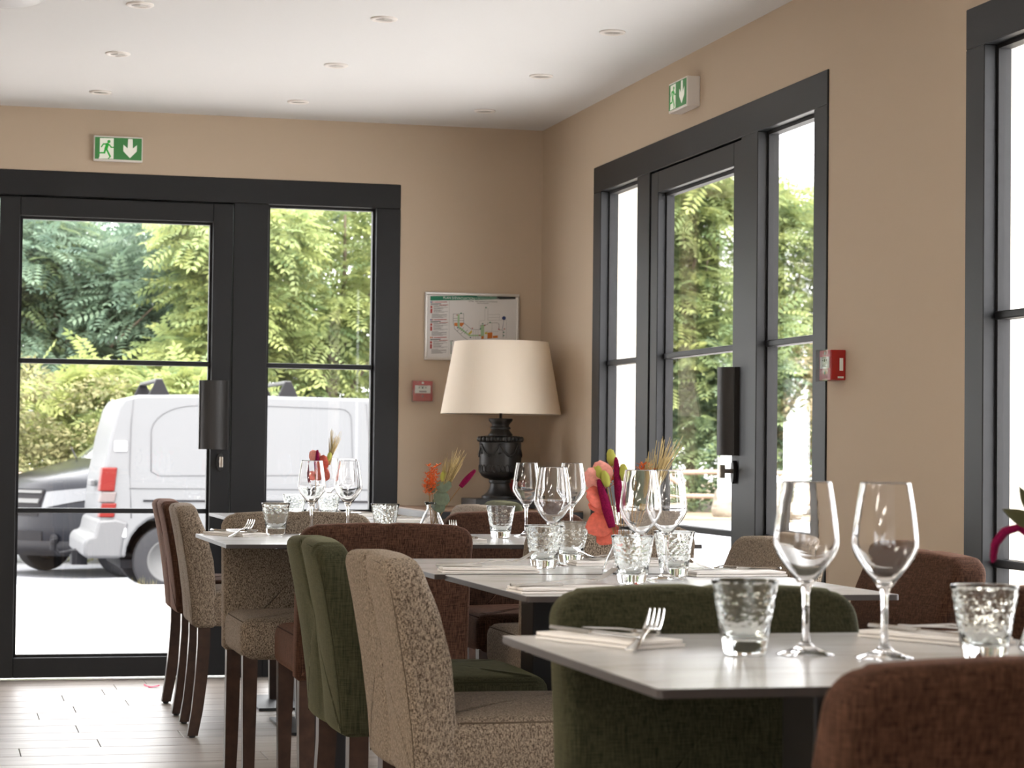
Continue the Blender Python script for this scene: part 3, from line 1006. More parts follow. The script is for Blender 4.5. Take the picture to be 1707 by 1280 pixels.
setting(0.955, 3.185, -66, 'at the nearest table corner', pitch=-0.12, fyaw=math.radians(66 + 62), fpos=(0.985, 3.11))
setting(1.465, 3.165, -64, 'beside the right-edge tumbler', pitch=-0.05)
setting(1.215, 4.345, 4, 'at the near middle table corner', spoon=False, pitch=-0.06)
setting(1.765, 4.900, 184, 'at the near middle table wall side', pitch=-0.03, spoon=False)
setting(1.230, 5.080, -6, 'at the middle table seam', spoon=False, pitch=-0.07)
setting(1.625, 5.370, 178, 'behind the middle table tumblers', pitch=-0.05)
setting(0.915, 7.215, -62, 'at the third row left corner', pitch=-0.14, fyaw=math.radians(62 + 64), fpos=(0.925, 7.16))
setting(1.545, 6.780, 100, 'behind the brown chair back', pitch=-0.16, fyaw=-0.3)
setting(1.760, 8.600, 175, 'on the near far table', pitch=-0.03)
setting(1.690, 9.300, 178, 'on the farthest table', pitch=-0.03)

# ------------------------------------------------------------------ dried flowers (local z along the stem)
def orient(me_parts, name, base, tip_dir, label, group, scale=1.0, roll=0.0):
    r = thing(name, label, 'dried flower', base, 0, group)
    zz_ = Vector(tip_dir).normalized()
    xx_ = (RIGHT - zz_ * RIGHT.dot(zz_)).normalized()
    yy_ = zz_.cross(xx_)
    q = Matrix((xx_, yy_, zz_)).transposed()
    r.rotation_euler = (q @ Matrix.Rotation(roll, 3, 'Z')).to_euler()
    scale *= {G1: 1.14, 'dried flowers in the middle vase': 1.20, 'dried flowers in the far vase': 1.08}.get(group, 1.0)
    r.scale = (scale, scale, scale)
    for pn, mb, mt in me_parts:
        mb.build(pn, mt, r, smooth=True)
    return r
def spike(L, head, w=0.008, curve=0.0):
    st = MB().tube([(curve * (t * L) ** 2 * 6, 0, t * L) for t in np.linspace(0, 1, 8)], 0.0013, 5)
    hd = MB()
    pts, rs = [], []
    for t in np.linspace(0, 1, 16):
        zz = L - head + head * t
        pts.append((curve * zz ** 2 * 6, 0, zz)); rs.append(w * (0.55 + 0.45 * math.sin(PI * min(1, t * 0.9 + 0.15))) * (1 if t < 0.95 else 0.5))
    hd.tube(pts, rs, 10)
    for _ in range(420):
        t = random.random() ** 0.9
        zz = L - head + head * t
        an = random.uniform(0, 2 * PI)
        rr = w * (0.6 + 0.4 * math.sin(PI * min(1, t * 0.9 + 0.15)))
        d = Vector((math.cos(an), math.sin(an), 0.5)).normalized()
        p = Vector((curve * zz ** 2 * 6, 0, zz)) + Vector((math.cos(an), math.sin(an), 0)) * rr * 0.9
        sd = d.cross(Vector((0, 0, 1))).normalized() * 0.0009
        hd.add([p - sd, p + sd, p + d * random.uniform(0.0015, 0.0032)], [(0, 1, 2)])
    return [('stem', st, M['f_stem']), ('flower_head', hd, M['f_magenta'])]
def spike_path(path, start, w):
    path = [Vector(p) for p in path]
    seg = [0]
    for a, b in zip(path[:-1], path[1:]): seg.append(seg[-1] + (b - a).length)
    def at(t):
        d = t * seg[-1]
        for i in range(len(path) - 1):
            if d <= seg[i + 1] + 1e-9:
                return path[i].lerp(path[i + 1], (d - seg[i]) / (seg[i + 1] - seg[i]))
        return path[-1]
    st = MB().tube(path, 0.0013, 5)
    hd = MB()
    ts = np.linspace(start, 1, 18)
    hd.tube([at(t) for t in ts], [w * (0.6 + 0.4 * math.sin(PI * (k + 1) / 18)) * (0.4 if k == 17 else 1) for k in range(18)], 10)
    for _ in range(450):
        t = random.uniform(start, 1)
        p = at(t); d0 = (at(min(1, t + 0.02)) - at(max(0, t - 0.02))).normalized()
        q = Vector((random.gauss(0, 1), random.gauss(0, 1), random.gauss(0, 1)))
        q = (q - d0 * q.dot(d0)).normalized()
        d = (q + d0 * 0.5).normalized()
        sd = d.cross(d0).normalized() * 0.0009
        p = p + q * w * 0.85
        hd.add([p - sd, p + sd, p + d * random.uniform(0.0018, 0.0034)], [(0, 1, 2)])
    return [('stem', st, M['f_stem']), ('flower_head', hd, M['f_magenta'])]
def wheat(L):
    st = MB().tube([(0, 0, t * L) for t in (0, 0.5, 1)], 0.0010, 5)
    hd = MB()
    for i in range(9):
        zz = L - 0.045 + i * 0.005
        for s in (-1, 1):
            hd.blob((s * 0.0035, 0.001 * (i % 2), zz), (0.0036, 0.0030, 0.0070), 6, 4)
    aw = MB()
    for i in range(64):
        zz = L - 0.045 + random.random() * 0.045
        a = random.uniform(0, 2 * PI)
        e = Vector((math.cos(a) * 0.24, math.sin(a) * 0.24, 1)).normalized() * random.uniform(0.055, 0.10)
        p = Vector((0, 0, zz))
        aw.tube([p, p + e * 0.5, p + e], [0.0010, 0.0008, 0.0005], 3)
    return [('stem', st, M['f_stem']), ('grain_head', hd, M['f_wheat']), ('awns', aw, M['f_wheat'])]
def canary(L):
    st = MB().tube([(0, 0, t * L) for t in (0, 0.5, 1)], 0.0009, 5)
    hd = MB().blob((0, 0, L), (0.0088, 0.0088, 0.0165), 12, 9, jit=0.09)
    return [('stem', st, M['f_stem']), ('seed_head', hd, M['f_lime'])]
def orange_sprig(L, n=26, ln=0.05):
    n = int(n * 0.8)
    st = MB().tube([(0, 0, t * L) for t in (0, 0.5, 1)], 0.0011, 5)
    hd = MB()
    for i in range(n):
        zz = L - ln + ln * i / n
        a = i * 2.4
        q_ = random.uniform(0.005, 0.017)
        c = Vector((math.cos(a) * q_, math.sin(a) * q_, zz))
        hd.tube([(0, 0, zz - 0.005), c], 0.0006, 4)
        for k in range(5):
            b = k * 2 * PI / 5 + a
            d = Vector((math.cos(b), math.sin(b), random.uniform(0.2, 1.0))).normalized()
            s = d.cross(Vector((0.3, 0.2, 1))).normalized() * 0.0032
            hd.add([c, c + d * 0.006 - s * 0.8, c + d * 0.0145, c + d * 0.006 + s * 0.8], [(0, 1, 2, 3)])
    return [('stem', st, M['f_stem']), ('flower_head', hd, M['f_orange'])]
def petal_fan(mb, c, d, nrm, ln, wd, curl=0.3, mat=0, point=False):
    d = d.normalized(); s = d.cross(nrm).normalized(); nn = s.cross(d)
    k = 7
    vs, fs = [], []
    for i in range(k + 1):
        t = i / k
        w = wd * (math.sin(PI * (0.04 + 0.955 * t ** 0.8)) if point else math.sin(PI * (0.12 + 0.80 * t)))
        for j in range(5):
            q = (j - 2) / 2
            vs.append(c + d * ln * t + s * w * q + nn * (curl * ln * t * t - 0.25 * wd * q * q + 0.06 * wd * math.sin(5 * q + 6 * t)))
    for i in range(k):
        for j in range(4):
            a = i * 5 + j
            fs.append((a, a + 1, a + 6, a + 5))
    mb.add(vs, fs, mat)
def eucalyptus(L, leaves, wd=0.45, mt='f_euc', point=False):
    st = MB().tube([(0, 0, t * L) for t in (0, 0.5, 1)], 0.0012, 5)
    parts = [('stem', st, M['f_stem'])]
    for (zz, a, sz) in leaves:
        mb = MB()
        d = Vector((math.cos(a), random.uniform(-0.3, 0.1), math.sin(a)))
        petal_fan(mb, Vector((0, 0, zz)), d, Vector((random.uniform(-0.3, 0.3), -1, 0.3)), sz, sz * wd, 0.1, point=point)
        parts.append(('leaf', mb, M[mt]))
    return parts
def coral_sprig(L, petals):
    st = MB().tube([(0, 0, t * L) for t in (0, 0.5, 1)], 0.0012, 5)
    parts = [('stem', st, M['f_stem'])]
    for (zz, a, sz, elev, mt) in petals:
        mb = MB()
        d = Vector((math.cos(a), random.uniform(-0.5, 0.2), math.sin(a)))
        petal_fan(mb, Vector((0, 0, zz)), d, Vector((random.uniform(-0.4, 0.4), -1, 0.4)), sz, sz * 0.46, random.uniform(-0.1, 0.35))
        parts.append(('petal', mb, M[mt]))
    return parts

RIGHT = Vector((rt.x, rt.y, 0))
TOW = Vector((-math.sin(YAW), -math.cos(YAW), 0))
def dirv(r, t, z): return RIGHT * r + TOW * t + Vector((0, 0, z))
# vase 1: third row
G1 = 'dried flowers in the third-row vase'
b1 = (1.560, 7.240, TZ + 0.012)
orient(orange_sprig(0.195, 34, 0.075), 'orange_flower', b1, dirv(0.02, 0.05, 1), 'tall orange dried flower sprig in the third-row vase', G1)
orient(orange_sprig(0.150, 24, 0.04), 'orange_flower', b1, dirv(-0.07, 0.12, 1), 'low orange dried flower sprig leaning left in the third-row vase', G1)
orient(orange_sprig(0.172, 24, 0.05), 'orange_flower', b1, dirv(-0.05, 0.06, 1), 'middle orange dried flower sprig in the third-row vase', G1)
orient(wheat(0.165), 'wheat_ear', b1, dirv(0.33, 0.03, 1), 'bearded wheat ear leaning right above the third-row vase', G1)
orient(wheat(0.150), 'wheat_ear', b1, dirv(0.26, 0.05, 1), 'lower bearded wheat ear in the third-row vase', G1)
orient(spike(0.215, 0.062, 0.0085, 0.15), 'amaranth_spike', b1, dirv(0.48, 0.04, 1), 'magenta amaranth spike leaning far right from the third-row vase', G1, roll=0.6)
orient(canary(0.165), 'canary_grass', b1, dirv(0.20, 0.06, 1), 'lime green grass head in the third-row vase', G1)
orient(eucalyptus(0.14, [(0.115, -0.55, 0.050), (0.132, 0.25, 0.046), (0.098, -0.95, 0.046), (0.120, 2.7, 0.030)]), 'eucalyptus_sprig', b1, dirv(0.09, 0.10, 1), 'grey green eucalyptus sprig over the third-row vase rim', G1)
# vase 2: middle tables
G2 = 'dried flowers in the middle vase'
b2 = (1.520, 4.955, TZ + 0.012)
orient(spike(0.215, 0.105, 0.0078), 'amaranth_spike', b2, dirv(-0.085, 0.05, 1), 'upright magenta amaranth spike in the middle vase', G2)
orient(spike(0.180, 0.095, 0.0095), 'amaranth_spike', b2, dirv(-0.30, 0.12, 1), 'magenta amaranth spike leaning left across the coral petals', G2)
orient(coral_sprig(0.19, [(0.102, 3.35, 0.056, 0.3, 'f_coral'), (0.090, 3.8, 0.050, -0.2, 'f_coral'), (0.140, 2.75, 0.050, 0.9, 'f_coral'), (0.160, 2.25, 0.052, 1.2, 'f_pink'), (0.168, 1.75, 0.046, 1.4, 'f_pink'), (0.135, 3.25, 0.042, 0.2, 'f_coral')]), 'coral_flower', b2, dirv(-0.22, 0.06, 1), 'coral and pink dried petal spray in the middle vase', G2)
orient(canary(0.215), 'canary_grass', b2, dirv(-0.125, -0.03, 1), 'topmost pale green grass head in the middle vase', G2)
orient(canary(0.195), 'canary_grass', b2, dirv(-0.27, 0.05, 1), 'lime grass head beside the pink petals in the middle vase', G2)
orient(canary(0.178), 'canary_grass', b2, dirv(-0.22, 0.12, 1), 'lower lime grass head in the middle vase', G2)
orient(canary(0.185), 'canary_grass', b2, dirv(-0.02, 0.05, 1), 'yellow green grass head beside the wine glass in the middle vase', G2)
orient(orange_sprig(0.195, 18, 0.03), 'orange_flower', b2, dirv(-0.18, -0.06, 1), 'small orange sprig behind the grass heads in the middle vase', G2)
orient(orange_sprig(0.205, 12, 0.02), 'orange_flower', b2, dirv(0.20, -0.06, 1), 'small orange sprig beside the wheat in the middle vase', G2)
orient(wheat(0.185), 'wheat_ear', b2, dirv(0.36, -0.02, 1), 'long bearded wheat ear leaning right in the middle vase', G2)
orient(wheat(0.165), 'wheat_ear', b2, dirv(0.29, 0.03, 1), 'shorter bearded wheat ear in the middle vase', G2)
orient(eucalyptus(0.17, [(0.125, 0.4, 0.050), (0.150, 1.2, 0.045), (0.155, -0.4, 0.045)]), 'eucalyptus_sprig', b2, dirv(0.12, 0.0, 1), 'grey green eucalyptus sprig seen through the middle wine glass', G2)
# vase 3: far table
G3 = 'dried flowers in the far vase'
b3 = (1.470, 9.020, TZ + 0.012)
orient(spike(0.20, 0.08, 0.0085, 0.1), 'amaranth_spike', b3, dirv(-0.36, 0.0, 1), 'dark magenta spike leaning left in the far vase', G3)
orient(spike(0.245, 0.07, 0.008), 'amaranth_spike', b3, dirv(0.0, 0.05, 1), 'upright magenta spike in the far vase', G3)
orient(coral_sprig(0.235, [(0.20, 2.2, 0.05, 1.2, 'f_pink'), (0.14, 2.7, 0.05, 0.6, 'f_coral'), (0.13, 1.0, 0.07, 1.2, 'f_coral'), (0.17, 1.1, 0.06, 1.6, 'f_coral')]), 'coral_flower', b3, dirv(0.02, 0.0, 1), 'coral dried petals in the far vase', G3)
orient(wheat(0.245), 'wheat_ear', b3, dirv(0.22, 0.0, 1), 'wheat ear in the far vase', G3)
orient(canary(0.225), 'canary_grass', b3, dirv(0.20, 0.03, 1), 'lime grass head in the far vase', G3)
# vase 4: frame edge
G4 = 'dried flowers at the right frame edge'
b4 = (1.555, 2.960, TZ + 0.012)
def rp(r, z): 
    v = RIGHT * r; return (v.x, v.y, z)
orient(spike_path([rp(0, 0), rp(-0.012, 0.09), rp(-0.030, 0.148), rp(-0.050, 0.166), rp(-0.070, 0.160), rp(-0.084, 0.142), rp(-0.087, 0.114)], 0.66, 0.0066), 'amaranth_spike', b4, (0, 0, 1), 'drooping magenta amaranth spike at the right picture edge', G4, roll=0)
orient(eucalyptus(0.235, [(0.172, 2.62, 0.060), (0.186, 2.05, 0.052), (0.225, 1.6, 0.04)], 0.20, 'f_olive', True), 'eucalyptus_sprig', b4, dirv(-0.14, 0.02, 1), 'olive green leaf sprig at the right picture edge', G4)

# ------------------------------------------------------------------ console table, lamp, carton in the corner
con = thing('console_table', 'low black metal console table in the corner under the lamp', 'console table', (2.385, 9.96, 0))
cx0, cx1, cy0, cy1, cz = -0.355, 0.355, -0.41, 0.41, 0.80
mb = MB()
mb.box(cx0, cx1, cy0, cy1, cz - 0.036, cz - 0.006)
mb.build('top', M['black'], con, bevel=0.002)
MB().box(cx0 + 0.001, cx1 - 0.001, cy0 + 0.001, cy1 - 0.001, cz - 0.0055, cz).build('top_veneer', M['wood_line'], con)
for sx in (cx0, cx1 - 0.035):
    for sy in (cy0, cy1 - 0.035):
        MB().box(sx, sx + 0.035, sy, sy + 0.035, 0.0, cz - 0.037).build('leg', M['black'], con, bevel=0.002)
MB().box(cx0 + 0.02, cx1 - 0.02, cy0 + 0.02, cy1 - 0.02, 0.20, 0.225).build('shelf', M['black'], con, bevel=0.002)
LX, LY = 2.484, 10.05
MB().box(LX - 0.148, LX + 0.148, LY - 0.148, LY + 0.148, 0.8005, 0.842).build('lamp_plinth', M['urn'], None, bevel=0.003)
tag(bpy.data.objects['lamp_plinth'], 'square black wooden plinth under the urn lamp', 'plinth')
lamp = thing('table_lamp', 'large urn shaped table lamp with a cream shade in the corner', 'lamp', (LX, LY, 0.8425))
S = 0.00047
prof = [(0, 875), (178, 875), (178, 850), (160, 842), (128, 815), (108, 785), (97, 755), (95, 728), (108, 722), (110, 706), (104, 694), (112, 686), (150, 676), (180, 655), (198, 628), (205, 600), (205, 330), (200, 326), (210, 318), (212, 295), (205, 276), (185, 268), (118, 262), (118, 250), (104, 232), (88, 208), (86, 203), (98, 197), (99, 184), (92, 178), (84, 172), (84, 158), (96, 140), (116, 118), (118, 100), (112, 95), (0, 95)]
MB().lathe([(r * S, (875 - y) * S) for r, y in prof], 48).build('urn_base', M['urn'], lamp, smooth=True, angle=40)
mb = MB()
for k in range(26):                                    # gadroon beads
    a = 2 * PI * k / 26
    mb.blob((0.0985 * math.cos(a), 0.0985 * math.sin(a), (875 - 298) * S), (0.0105, 0.0105, 0.013), 8, 6)
mb.build('gadroon_band', M['urn'], lamp, smooth=True)
mb = MB()
for k in range(6):                                     # swags
    a0 = 2 * PI * k / 6 + 0.26
    for dz, rr in ((0, 0.0045), (11, 0.0036), (-11, 0.0036)):
        pts = []
        for t in np.linspace(0, 1, 13):
            a = a0 + t * 2 * PI / 6
            y = 345 + (110 + dz) * math.sin(PI * t) + abs(dz) * 0.2
            pts.append((0.0975 * math.cos(a), 0.0975 * math.sin(a), (875 - y) * S))
        mb.tube(pts, rr, 6)
    for j in range(5):
        pts = [(0.097 * math.cos(a0 + (j - 2) * 0.03 * q), 0.097 * math.sin(a0 + (j - 2) * 0.03 * q), (875 - 345 - 100 * q) * S) for q in np.linspace(0, 1, 5)]
        mb.tube(pts, 0.0022, 5)
mb.build('swag_carving', M['urn'], lamp, smooth=True)
mb = MB()
for k in range(30):                                    # scroll band
    a = 2 * PI * k / 30
    pts = []
    for t in np.linspace(0, 1.6 * PI, 9):
        rr = 0.010
        aa = a + rr * math.cos(t) / 0.097
        z = (875 - 585) * S + 0.016 * math.sin(t)
        R_ = 0.0975 if z > (875 - 610) * S else 0.0945
        pts.append((R_ * math.cos(aa), R_ * math.sin(aa), z))
    mb.tube(pts, 0.0026, 5)
mb.build('scroll_band', M['urn'], lamp, smooth=True)
MB().tube([(0, 0, (875 - 97) * S), (0, 0, 0.46), (0, 0, 0.70)], 0.006, 10).build('rod', M['nickel'], lamp, smooth=True)
zb, zt_ = 0.386, 0.718
sh = MB()
sh.lathe([(0.2775, zb), (0.2165, zt_), (0.2145, zt_), (0.2755, zb)], 72, closed=True)
sho = sh.build('lamp_shade', M['shade'], lamp, smooth=True, angle=40)
MB().tube([(0.2782 * math.cos(3.95), 0.2782 * math.sin(3.95), zb + 0.002), (0.2172 * math.cos(3.95), 0.2172 * math.sin(3.95), zt_ - 0.002)], 0.0007, 4).build('shade_seam', M['shade'], sho)
mb = MB()
for zz, rr in ((zb + 0.003, 0.2748), (zt_ - 0.003, 0.2138)):
    mb.tube([(rr * math.cos(t), rr * math.sin(t), zz) for t in np.linspace(0, 2 * PI, 49)], 0.002, 5)
for k in range(3):
    a = k * 2 * PI / 3
    mb.tube([(0, 0, 0.690), (0.2135 * math.cos(a), 0.2135 * math.sin(a), zt_ - 0.004)], 0.002, 5)
mb.build('shade_frame', M['nickel'], lamp)
cr = thing('small_carton', 'small red and blue carton standing behind the lamp foot', 'box', (2.602, 10.215, 0.8005))
MB().box(-0.035, 0.035, -0.02, 0.02, 0.06, 0.125).build('upper_half', M['carton_red'], cr, bevel=0.001)
MB().box(-0.035, 0.035, -0.02, 0.02, 0.0, 0.0598).build('lower_half', M['carton_blue'], cr, bevel=0.001)

# ------------------------------------------------------------------ wall fittings
def rect(mb, fn, u0, u1, v0, v1, h0, h1, mat): mb.box(u0, u1, h0, h1, v0, v1, mat, lambda u, h, v: fn(u, v, h))
def capsule(a, b, r, n=6):
    a, b = np.array(a, float), np.array(b, float)
    d = (b - a) / np.linalg.norm(b - a); ang = math.atan2(d[1], d[0])
    return [tuple(b + r * np.array((math.cos(ang + t), math.sin(ang + t)))) for t in np.linspace(-PI / 2, PI / 2, n)] + \
           [tuple(a + r * np.array((math.cos(ang + t), math.sin(ang + t)))) for t in np.linspace(PI / 2, 3 * PI / 2, n)]
def exit_sign(fn, depth, label):
    """fn(u,v,h): u right, v up, h out of the wall; sign 0.222 x 0.118"""
    w, hh = 0.222, 0.116
    root = thing('exit_sign', label, 'exit sign', fn(w / 2, hh / 2, 0))
    inv = Vector(root.location)
    def g(u, v, h):
        p = fn(u, v, h); return (p[0] - inv.x, p[1] - inv.y, p[2] - inv.z)
    mb = MB(); rect(mb, g, 0, w, 0, hh, 0.0005, depth, 0)
    mb.build('housing', M['white_plastic'], root, bevel=0.003)
    mb = MB(); rect(mb, g, 0.006, w - 0.005, 0.009, hh - 0.007, depth + 0.0004, depth + 0.0012, 0)
    mb.build('green_panel', M['sign_green'], root)
    k = w / 1350.0
    def U(x): return (x - 165) * k
    def V(y): return hh - (y - 185 - (x_off[0])) * k
    x_off = [0]
    h1, h2, h3 = depth + 0.0013, depth + 0.0018, depth + 0.0023
    def pl(mb, pts, ha, hb, mat=0): mb.prism([(U(x), V(y - (x - 165) * 0.045)) for x, y in pts], ha, hb, g, mat)
    mb = MB(); pl(mb, [(335, 262), (712, 272), (712, 845), (300, 835), (330, 780)], h1, h2)
    mb.build('doorway_symbol', M['sign_white'], root)
    mb = MB()
    def lim(a, b, r):
        pl(mb, capsule(a, b, r), h2 + 0.0001, h3)
    pl(mb, [(580 + 44 * math.cos(t), 362 + 44 * math.sin(t)) for t in np.linspace(0, 2 * PI, 18, endpoint=False)], h2 + 0.0001, h3)
    lim((540, 440), (500, 570), 44); lim((560, 430), (430, 430), 20); lim((430, 430), (378, 505), 18)
    lim((590, 450), (650, 525), 18); lim((650, 525), (715, 525), 16); lim((485, 580), (460, 675), 26)
    lim((460, 675), (300, 675), 20); lim((530, 600), (620, 780), 24); lim((620, 790), (575, 830), 14)
    mb.build('running_man', M['sign_man'], root)
    mb = MB(); pl(mb, [(1108, 290), (1232, 296), (1238, 560), (1355, 465), (1350, 640), (1165, 828), (980, 630), (980, 450), (1098, 555)], h1, h2)
    mb.build('down_arrow', M['sign_white'], root)
    return root
exit_sign(lambda u, v, h: (0.646 + u, D - h, 2.364 + v), 0.022, 'green and white exit sign with running man on the back wall, above the left door')
exit_sign(lambda u, v, h: (W - h, 8.330 - u, 2.378 + v), 0.054, 'deep boxed exit sign with running man on the right wall, above the right door')

def call_point(fn, label, cover_open):
    root = thing('fire_call_point', label, 'fire call point', fn(0.048, 0.048, 0))
    inv = Vector(root.location)
    def g(u, v, h):
        p = fn(u, v, h); return (p[0] - inv.x, p[1] - inv.y, p[2] - inv.z)
    s = 0.096
    mb = MB(); rect(mb, g, 0, s, 0, s, 0.0005, 0.030 if not cover_open else 0.052, 0)
    h = 0.030 if not cover_open else 0.052
    mb.build('housing', M['red'], root, bevel=0.003)
    mb = MB(); rect(mb, g, 0.010, 0.085, 0.038, 0.075, h + 0.0003, h + 0.0012, 0)
    mb.build('press_plate', M['p_white'], root)
    mb = MB()
    hp = (h + 0.0013, h + 0.0016)
    mb.prism([(0.047 + 0.0048 * math.cos(t), 0.064 + 0.0048 * math.sin(t)) for t in np.linspace(0, 2 * PI, 14, endpoint=False)], *hp, g)
    for sgn in (-1, 1):
        c = 0.047 + sgn * 0.0145
        mb.prism([(c - sgn * 0.004, 0.064), (c + sgn * 0.001, 0.0675), (c + sgn * 0.001, 0.065), (c + sgn * 0.006, 0.065), (c + sgn * 0.006, 0.063), (c + sgn * 0.001, 0.063), (c + sgn * 0.001, 0.0605)], *hp, g)
    rect(mb, g, 0.026, 0.070, 0.0712, 0.0730, hp[0], hp[1], 0)
    rect(mb, g, 0.030, 0.066, 0.042, 0.050, hp[0], hp[1], 1)
    mb.build('press_symbol', [M['p_dark'], M['p_grey']], root)
    mb = MB(); mb.prism([(0.048 + 0.0042 * math.cos(t), 0.024 + 0.0055 * math.sin(t)) for t in np.linspace(0, 2 * PI, 12, endpoint=False)], h + 0.0002, h + 0.001, g)
    mb.build('key_slot', M['black'], root)
    mb = MB(); mb.prism([(0.048, 0.081), (0.053, 0.083), (0.054, 0.089), (0.048, 0.093), (0.042, 0.089), (0.043, 0.083)], h + 0.0002, h + 0.0008, g)
    mb.build('flame_emblem', M['p_white'], root)
    mb = MB(); rect(mb, g, -0.003, s + 0.001, -0.003, s + 0.002, h + 0.010, h + 0.0115, 0)
    rect(mb, g, -0.003, -0.0015, -0.003, s + 0.002, h * 0.6, h + 0.010, 0)
    mb.build('clear_cover', M['clear_cover'], root)
    if cover_open:
        mb = MB()
        u1 = s + 0.0004
        f2 = lambda a, b, hh: g(u1 + hh, b, a)
        mb.box(0.010, 0.022, 0.0, 0.0006, 0.030, 0.070, 0, lambda a, hh, b: g(s + 0.0002 + hh, b, a))
        mb.box(0.008, 0.028, 0.0, 0.0006, 0.006, 0.012, 0, lambda a, hh, b: g(s + 0.0002 + hh, b, a))
        mb.build('side_label', M['p_white'], root)
    return root
call_point(lambda u, v, h: (2.144 + u, D - h, 1.290 + v), 'red break glass fire call point on the back wall, left of the lamp', False)
call_point(lambda u, v, h: (W - h, 6.760 - u, 1.296 + v), 'red fire call point with a clear cover on the right wall, beside the right door', True)

def text_part(s, size, u, v, h, fn, mat, parent, name='lettering', align='CENTER'):
    c = bpy.data.curves.new(name, 'FONT')
    c.body = s; c.size = size; c.align_x = align; c.align_y = 'CENTER'; c.extrude = 0.0001
    c.materials.append(mat)
    tmp = bpy.data.objects.new(name, c)
    me = bpy.data.meshes.new_from_object(tmp)
    bpy.data.objects.remove(tmp)
    o = bpy.data.objects.new(name, me); COL.objects.link(o)
    o.parent = parent
    o.location = fn(u, v, h)
    o.rotation_euler = (PI / 2, 0, 0)
    return o
plan = thing('evacuation_plan', 'framed evacuation plan with a green header on the back wall, behind the lampshade', 'evacuation plan', (2.202, D, 1.487))
def pg(u, v, h): return (u, -h, v)
PW, PH = 0.459, 0.322
mb = MB(); rect(mb, pg, 0, PW, 0, PH, 0.0005, 0.012, 0)
mb.build('backing', M['paper'], plan)
mb = MB()
for a in ((0, PW, 0, 0.013), (0, PW, PH - 0.013, PH), (0, 0.013, 0.013, PH - 0.013), (PW - 0.013, PW, 0.013, PH - 0.013)):
    rect(mb, pg, a[0], a[1], a[2], a[3], 0.0122, 0.020, 0)
mb.build('frame', M['alu_silver'], plan, bevel=0.003)
kx = PW / (1060 - 108); ky = PH / (808 - 103)
def PU(x): return (x - 108) * kx
def PV(y, x=108): return PH - (y - 103 - (x - 108) * 0.045) * ky
mb = MB()
names = ['p_green', 'p_dark', 'p_grey', 'p_red', 'p_orange', 'p_lgreen', 'p_yellow', 'p_blue', 'p_white']
def pr(x0, x1, y0, y1, m, lay=0):
    h0 = 0.01205 + lay * 0.0003
    mb.prism([(PU(x0), PV(y0, x0)), (PU(x1), PV(y0, x1)), (PU(x1), PV(y1, x1)), (PU(x0), PV(y1, x0))], h0, h0 + 0.0002, pg, names.index(m))
def ppoly(pts, m, lay=0):
    h0 = 0.01205 + lay * 0.0003
    mb.prism([(PU(x), PV(y, x)) for x, y in pts], h0, h0 + 0.0002, pg, names.index(m))
def pline(pts, m='p_dark', w=3, lay=1):
    for (xa, ya), (xb, yb) in zip(pts[:-1], pts[1:]):
        d = math.hypot(xb - xa, yb - ya)
        nx, ny = -(yb - ya) / d * w / 2, (xb - xa) / d * w / 2
        ppoly([(xa + nx, ya + ny), (xb + nx, yb + ny), (xb - nx, yb - ny), (xa - nx, ya - ny)], m, lay)
pr(160, 830, 150, 196, 'p_green'); pr(830, 1022, 150, 196, 'p_dark')
for k, y in enumerate((205, 388, 572)):                     # three language blocks of the left column
    pr(162, 176, y, y + 14, ('p_blue', 'p_blue', 'p_orange')[k]); pr(180, 190, y, y + 14, 'p_red'); pr(200, 328, y + 4, y + 12, 'p_red')
    pr(164, 268, y + 22, y + 30, 'p_dark'); pr(250, 340, y + 36, y + 42, 'p_red'); pr(164, 240, y + 34, y + 40, 'p_grey')
    pr(162, 182, y + 46, y + 70, 'p_red'); pr(162, 182, y + 76, y + 122, 'p_red')
    for j, wd in enumerate((130, 60, 145, 100, 70, 95, 80, 146, 110)):
        pr(192, 192 + wd, y + 46 + j * 8.6, y + 50 + j * 8.6, 'p_grey' if j % 3 else 'p_dark')
    for j, wd in enumerate((70, 150, 154, 100, 150, 115)):
        pr(176, 176 + wd, y + 128 + j * 8.2, y + 133 + j * 8.2, 'p_grey')
pline([(352, 205), (352, 760)], 'p_grey', 2)
ppoly([(436, 345), (456, 345), (456, 470), (560, 560), (690, 560), (690, 575), (556, 575), (436, 480)], 'p_lgreen')
ppoly([(672, 460), (706, 458), (706, 575), (672, 580)], 'p_lgreen')
ppoly([(404, 432), (436, 432), (436, 470), (404, 462)], 'p_orange'); ppoly([(458, 432), (500, 432), (500, 446), (478, 474), (458, 462)], 'p_orange')
ppoly([(740, 540), (790, 538), (790, 600), (740, 604)], 'p_orange'); ppoly([(795, 575), (845, 572), (845, 598), (795, 600)], 'p_orange')
ppoly([(678, 575), (704, 575), (704, 604), (678, 606)], 'p_orange')
ppoly([(545, 545), (580, 510), (585, 535), (560, 560)], 'p_yellow'); ppoly([(714, 536), (738, 534), (738, 556), (714, 556)], 'p_yellow')
pline([(392, 340), (498, 338), (498, 432), (580, 505), (668, 508), (668, 460), (740, 458)]); pline([(392, 340), (392, 432), (404, 470), (404, 490), (495, 582), (540, 610)])
pline([(392, 385), (436, 385)]); pline([(456, 385), (498, 385)]); pline([(392, 410), (436, 410)]); pline([(456, 410), (498, 410)]); pline([(430, 520), (470, 485)]); pline([(465, 552), (505, 515)]); pline([(500, 480), (470, 520)]); pline([(540, 505), (505, 550)])
for x in (595, 620, 645): pline([(x, 510), (x, 600)], 'p_grey', 2)
pline([(740, 458), (740, 440), (840, 440), (856, 452), (856, 515), (898, 515), (898, 598)], 'p_dark', 3); pline([(785, 440), (785, 530)], 'p_grey', 2); pline([(720, 530), (850, 530)], 'p_grey', 2)
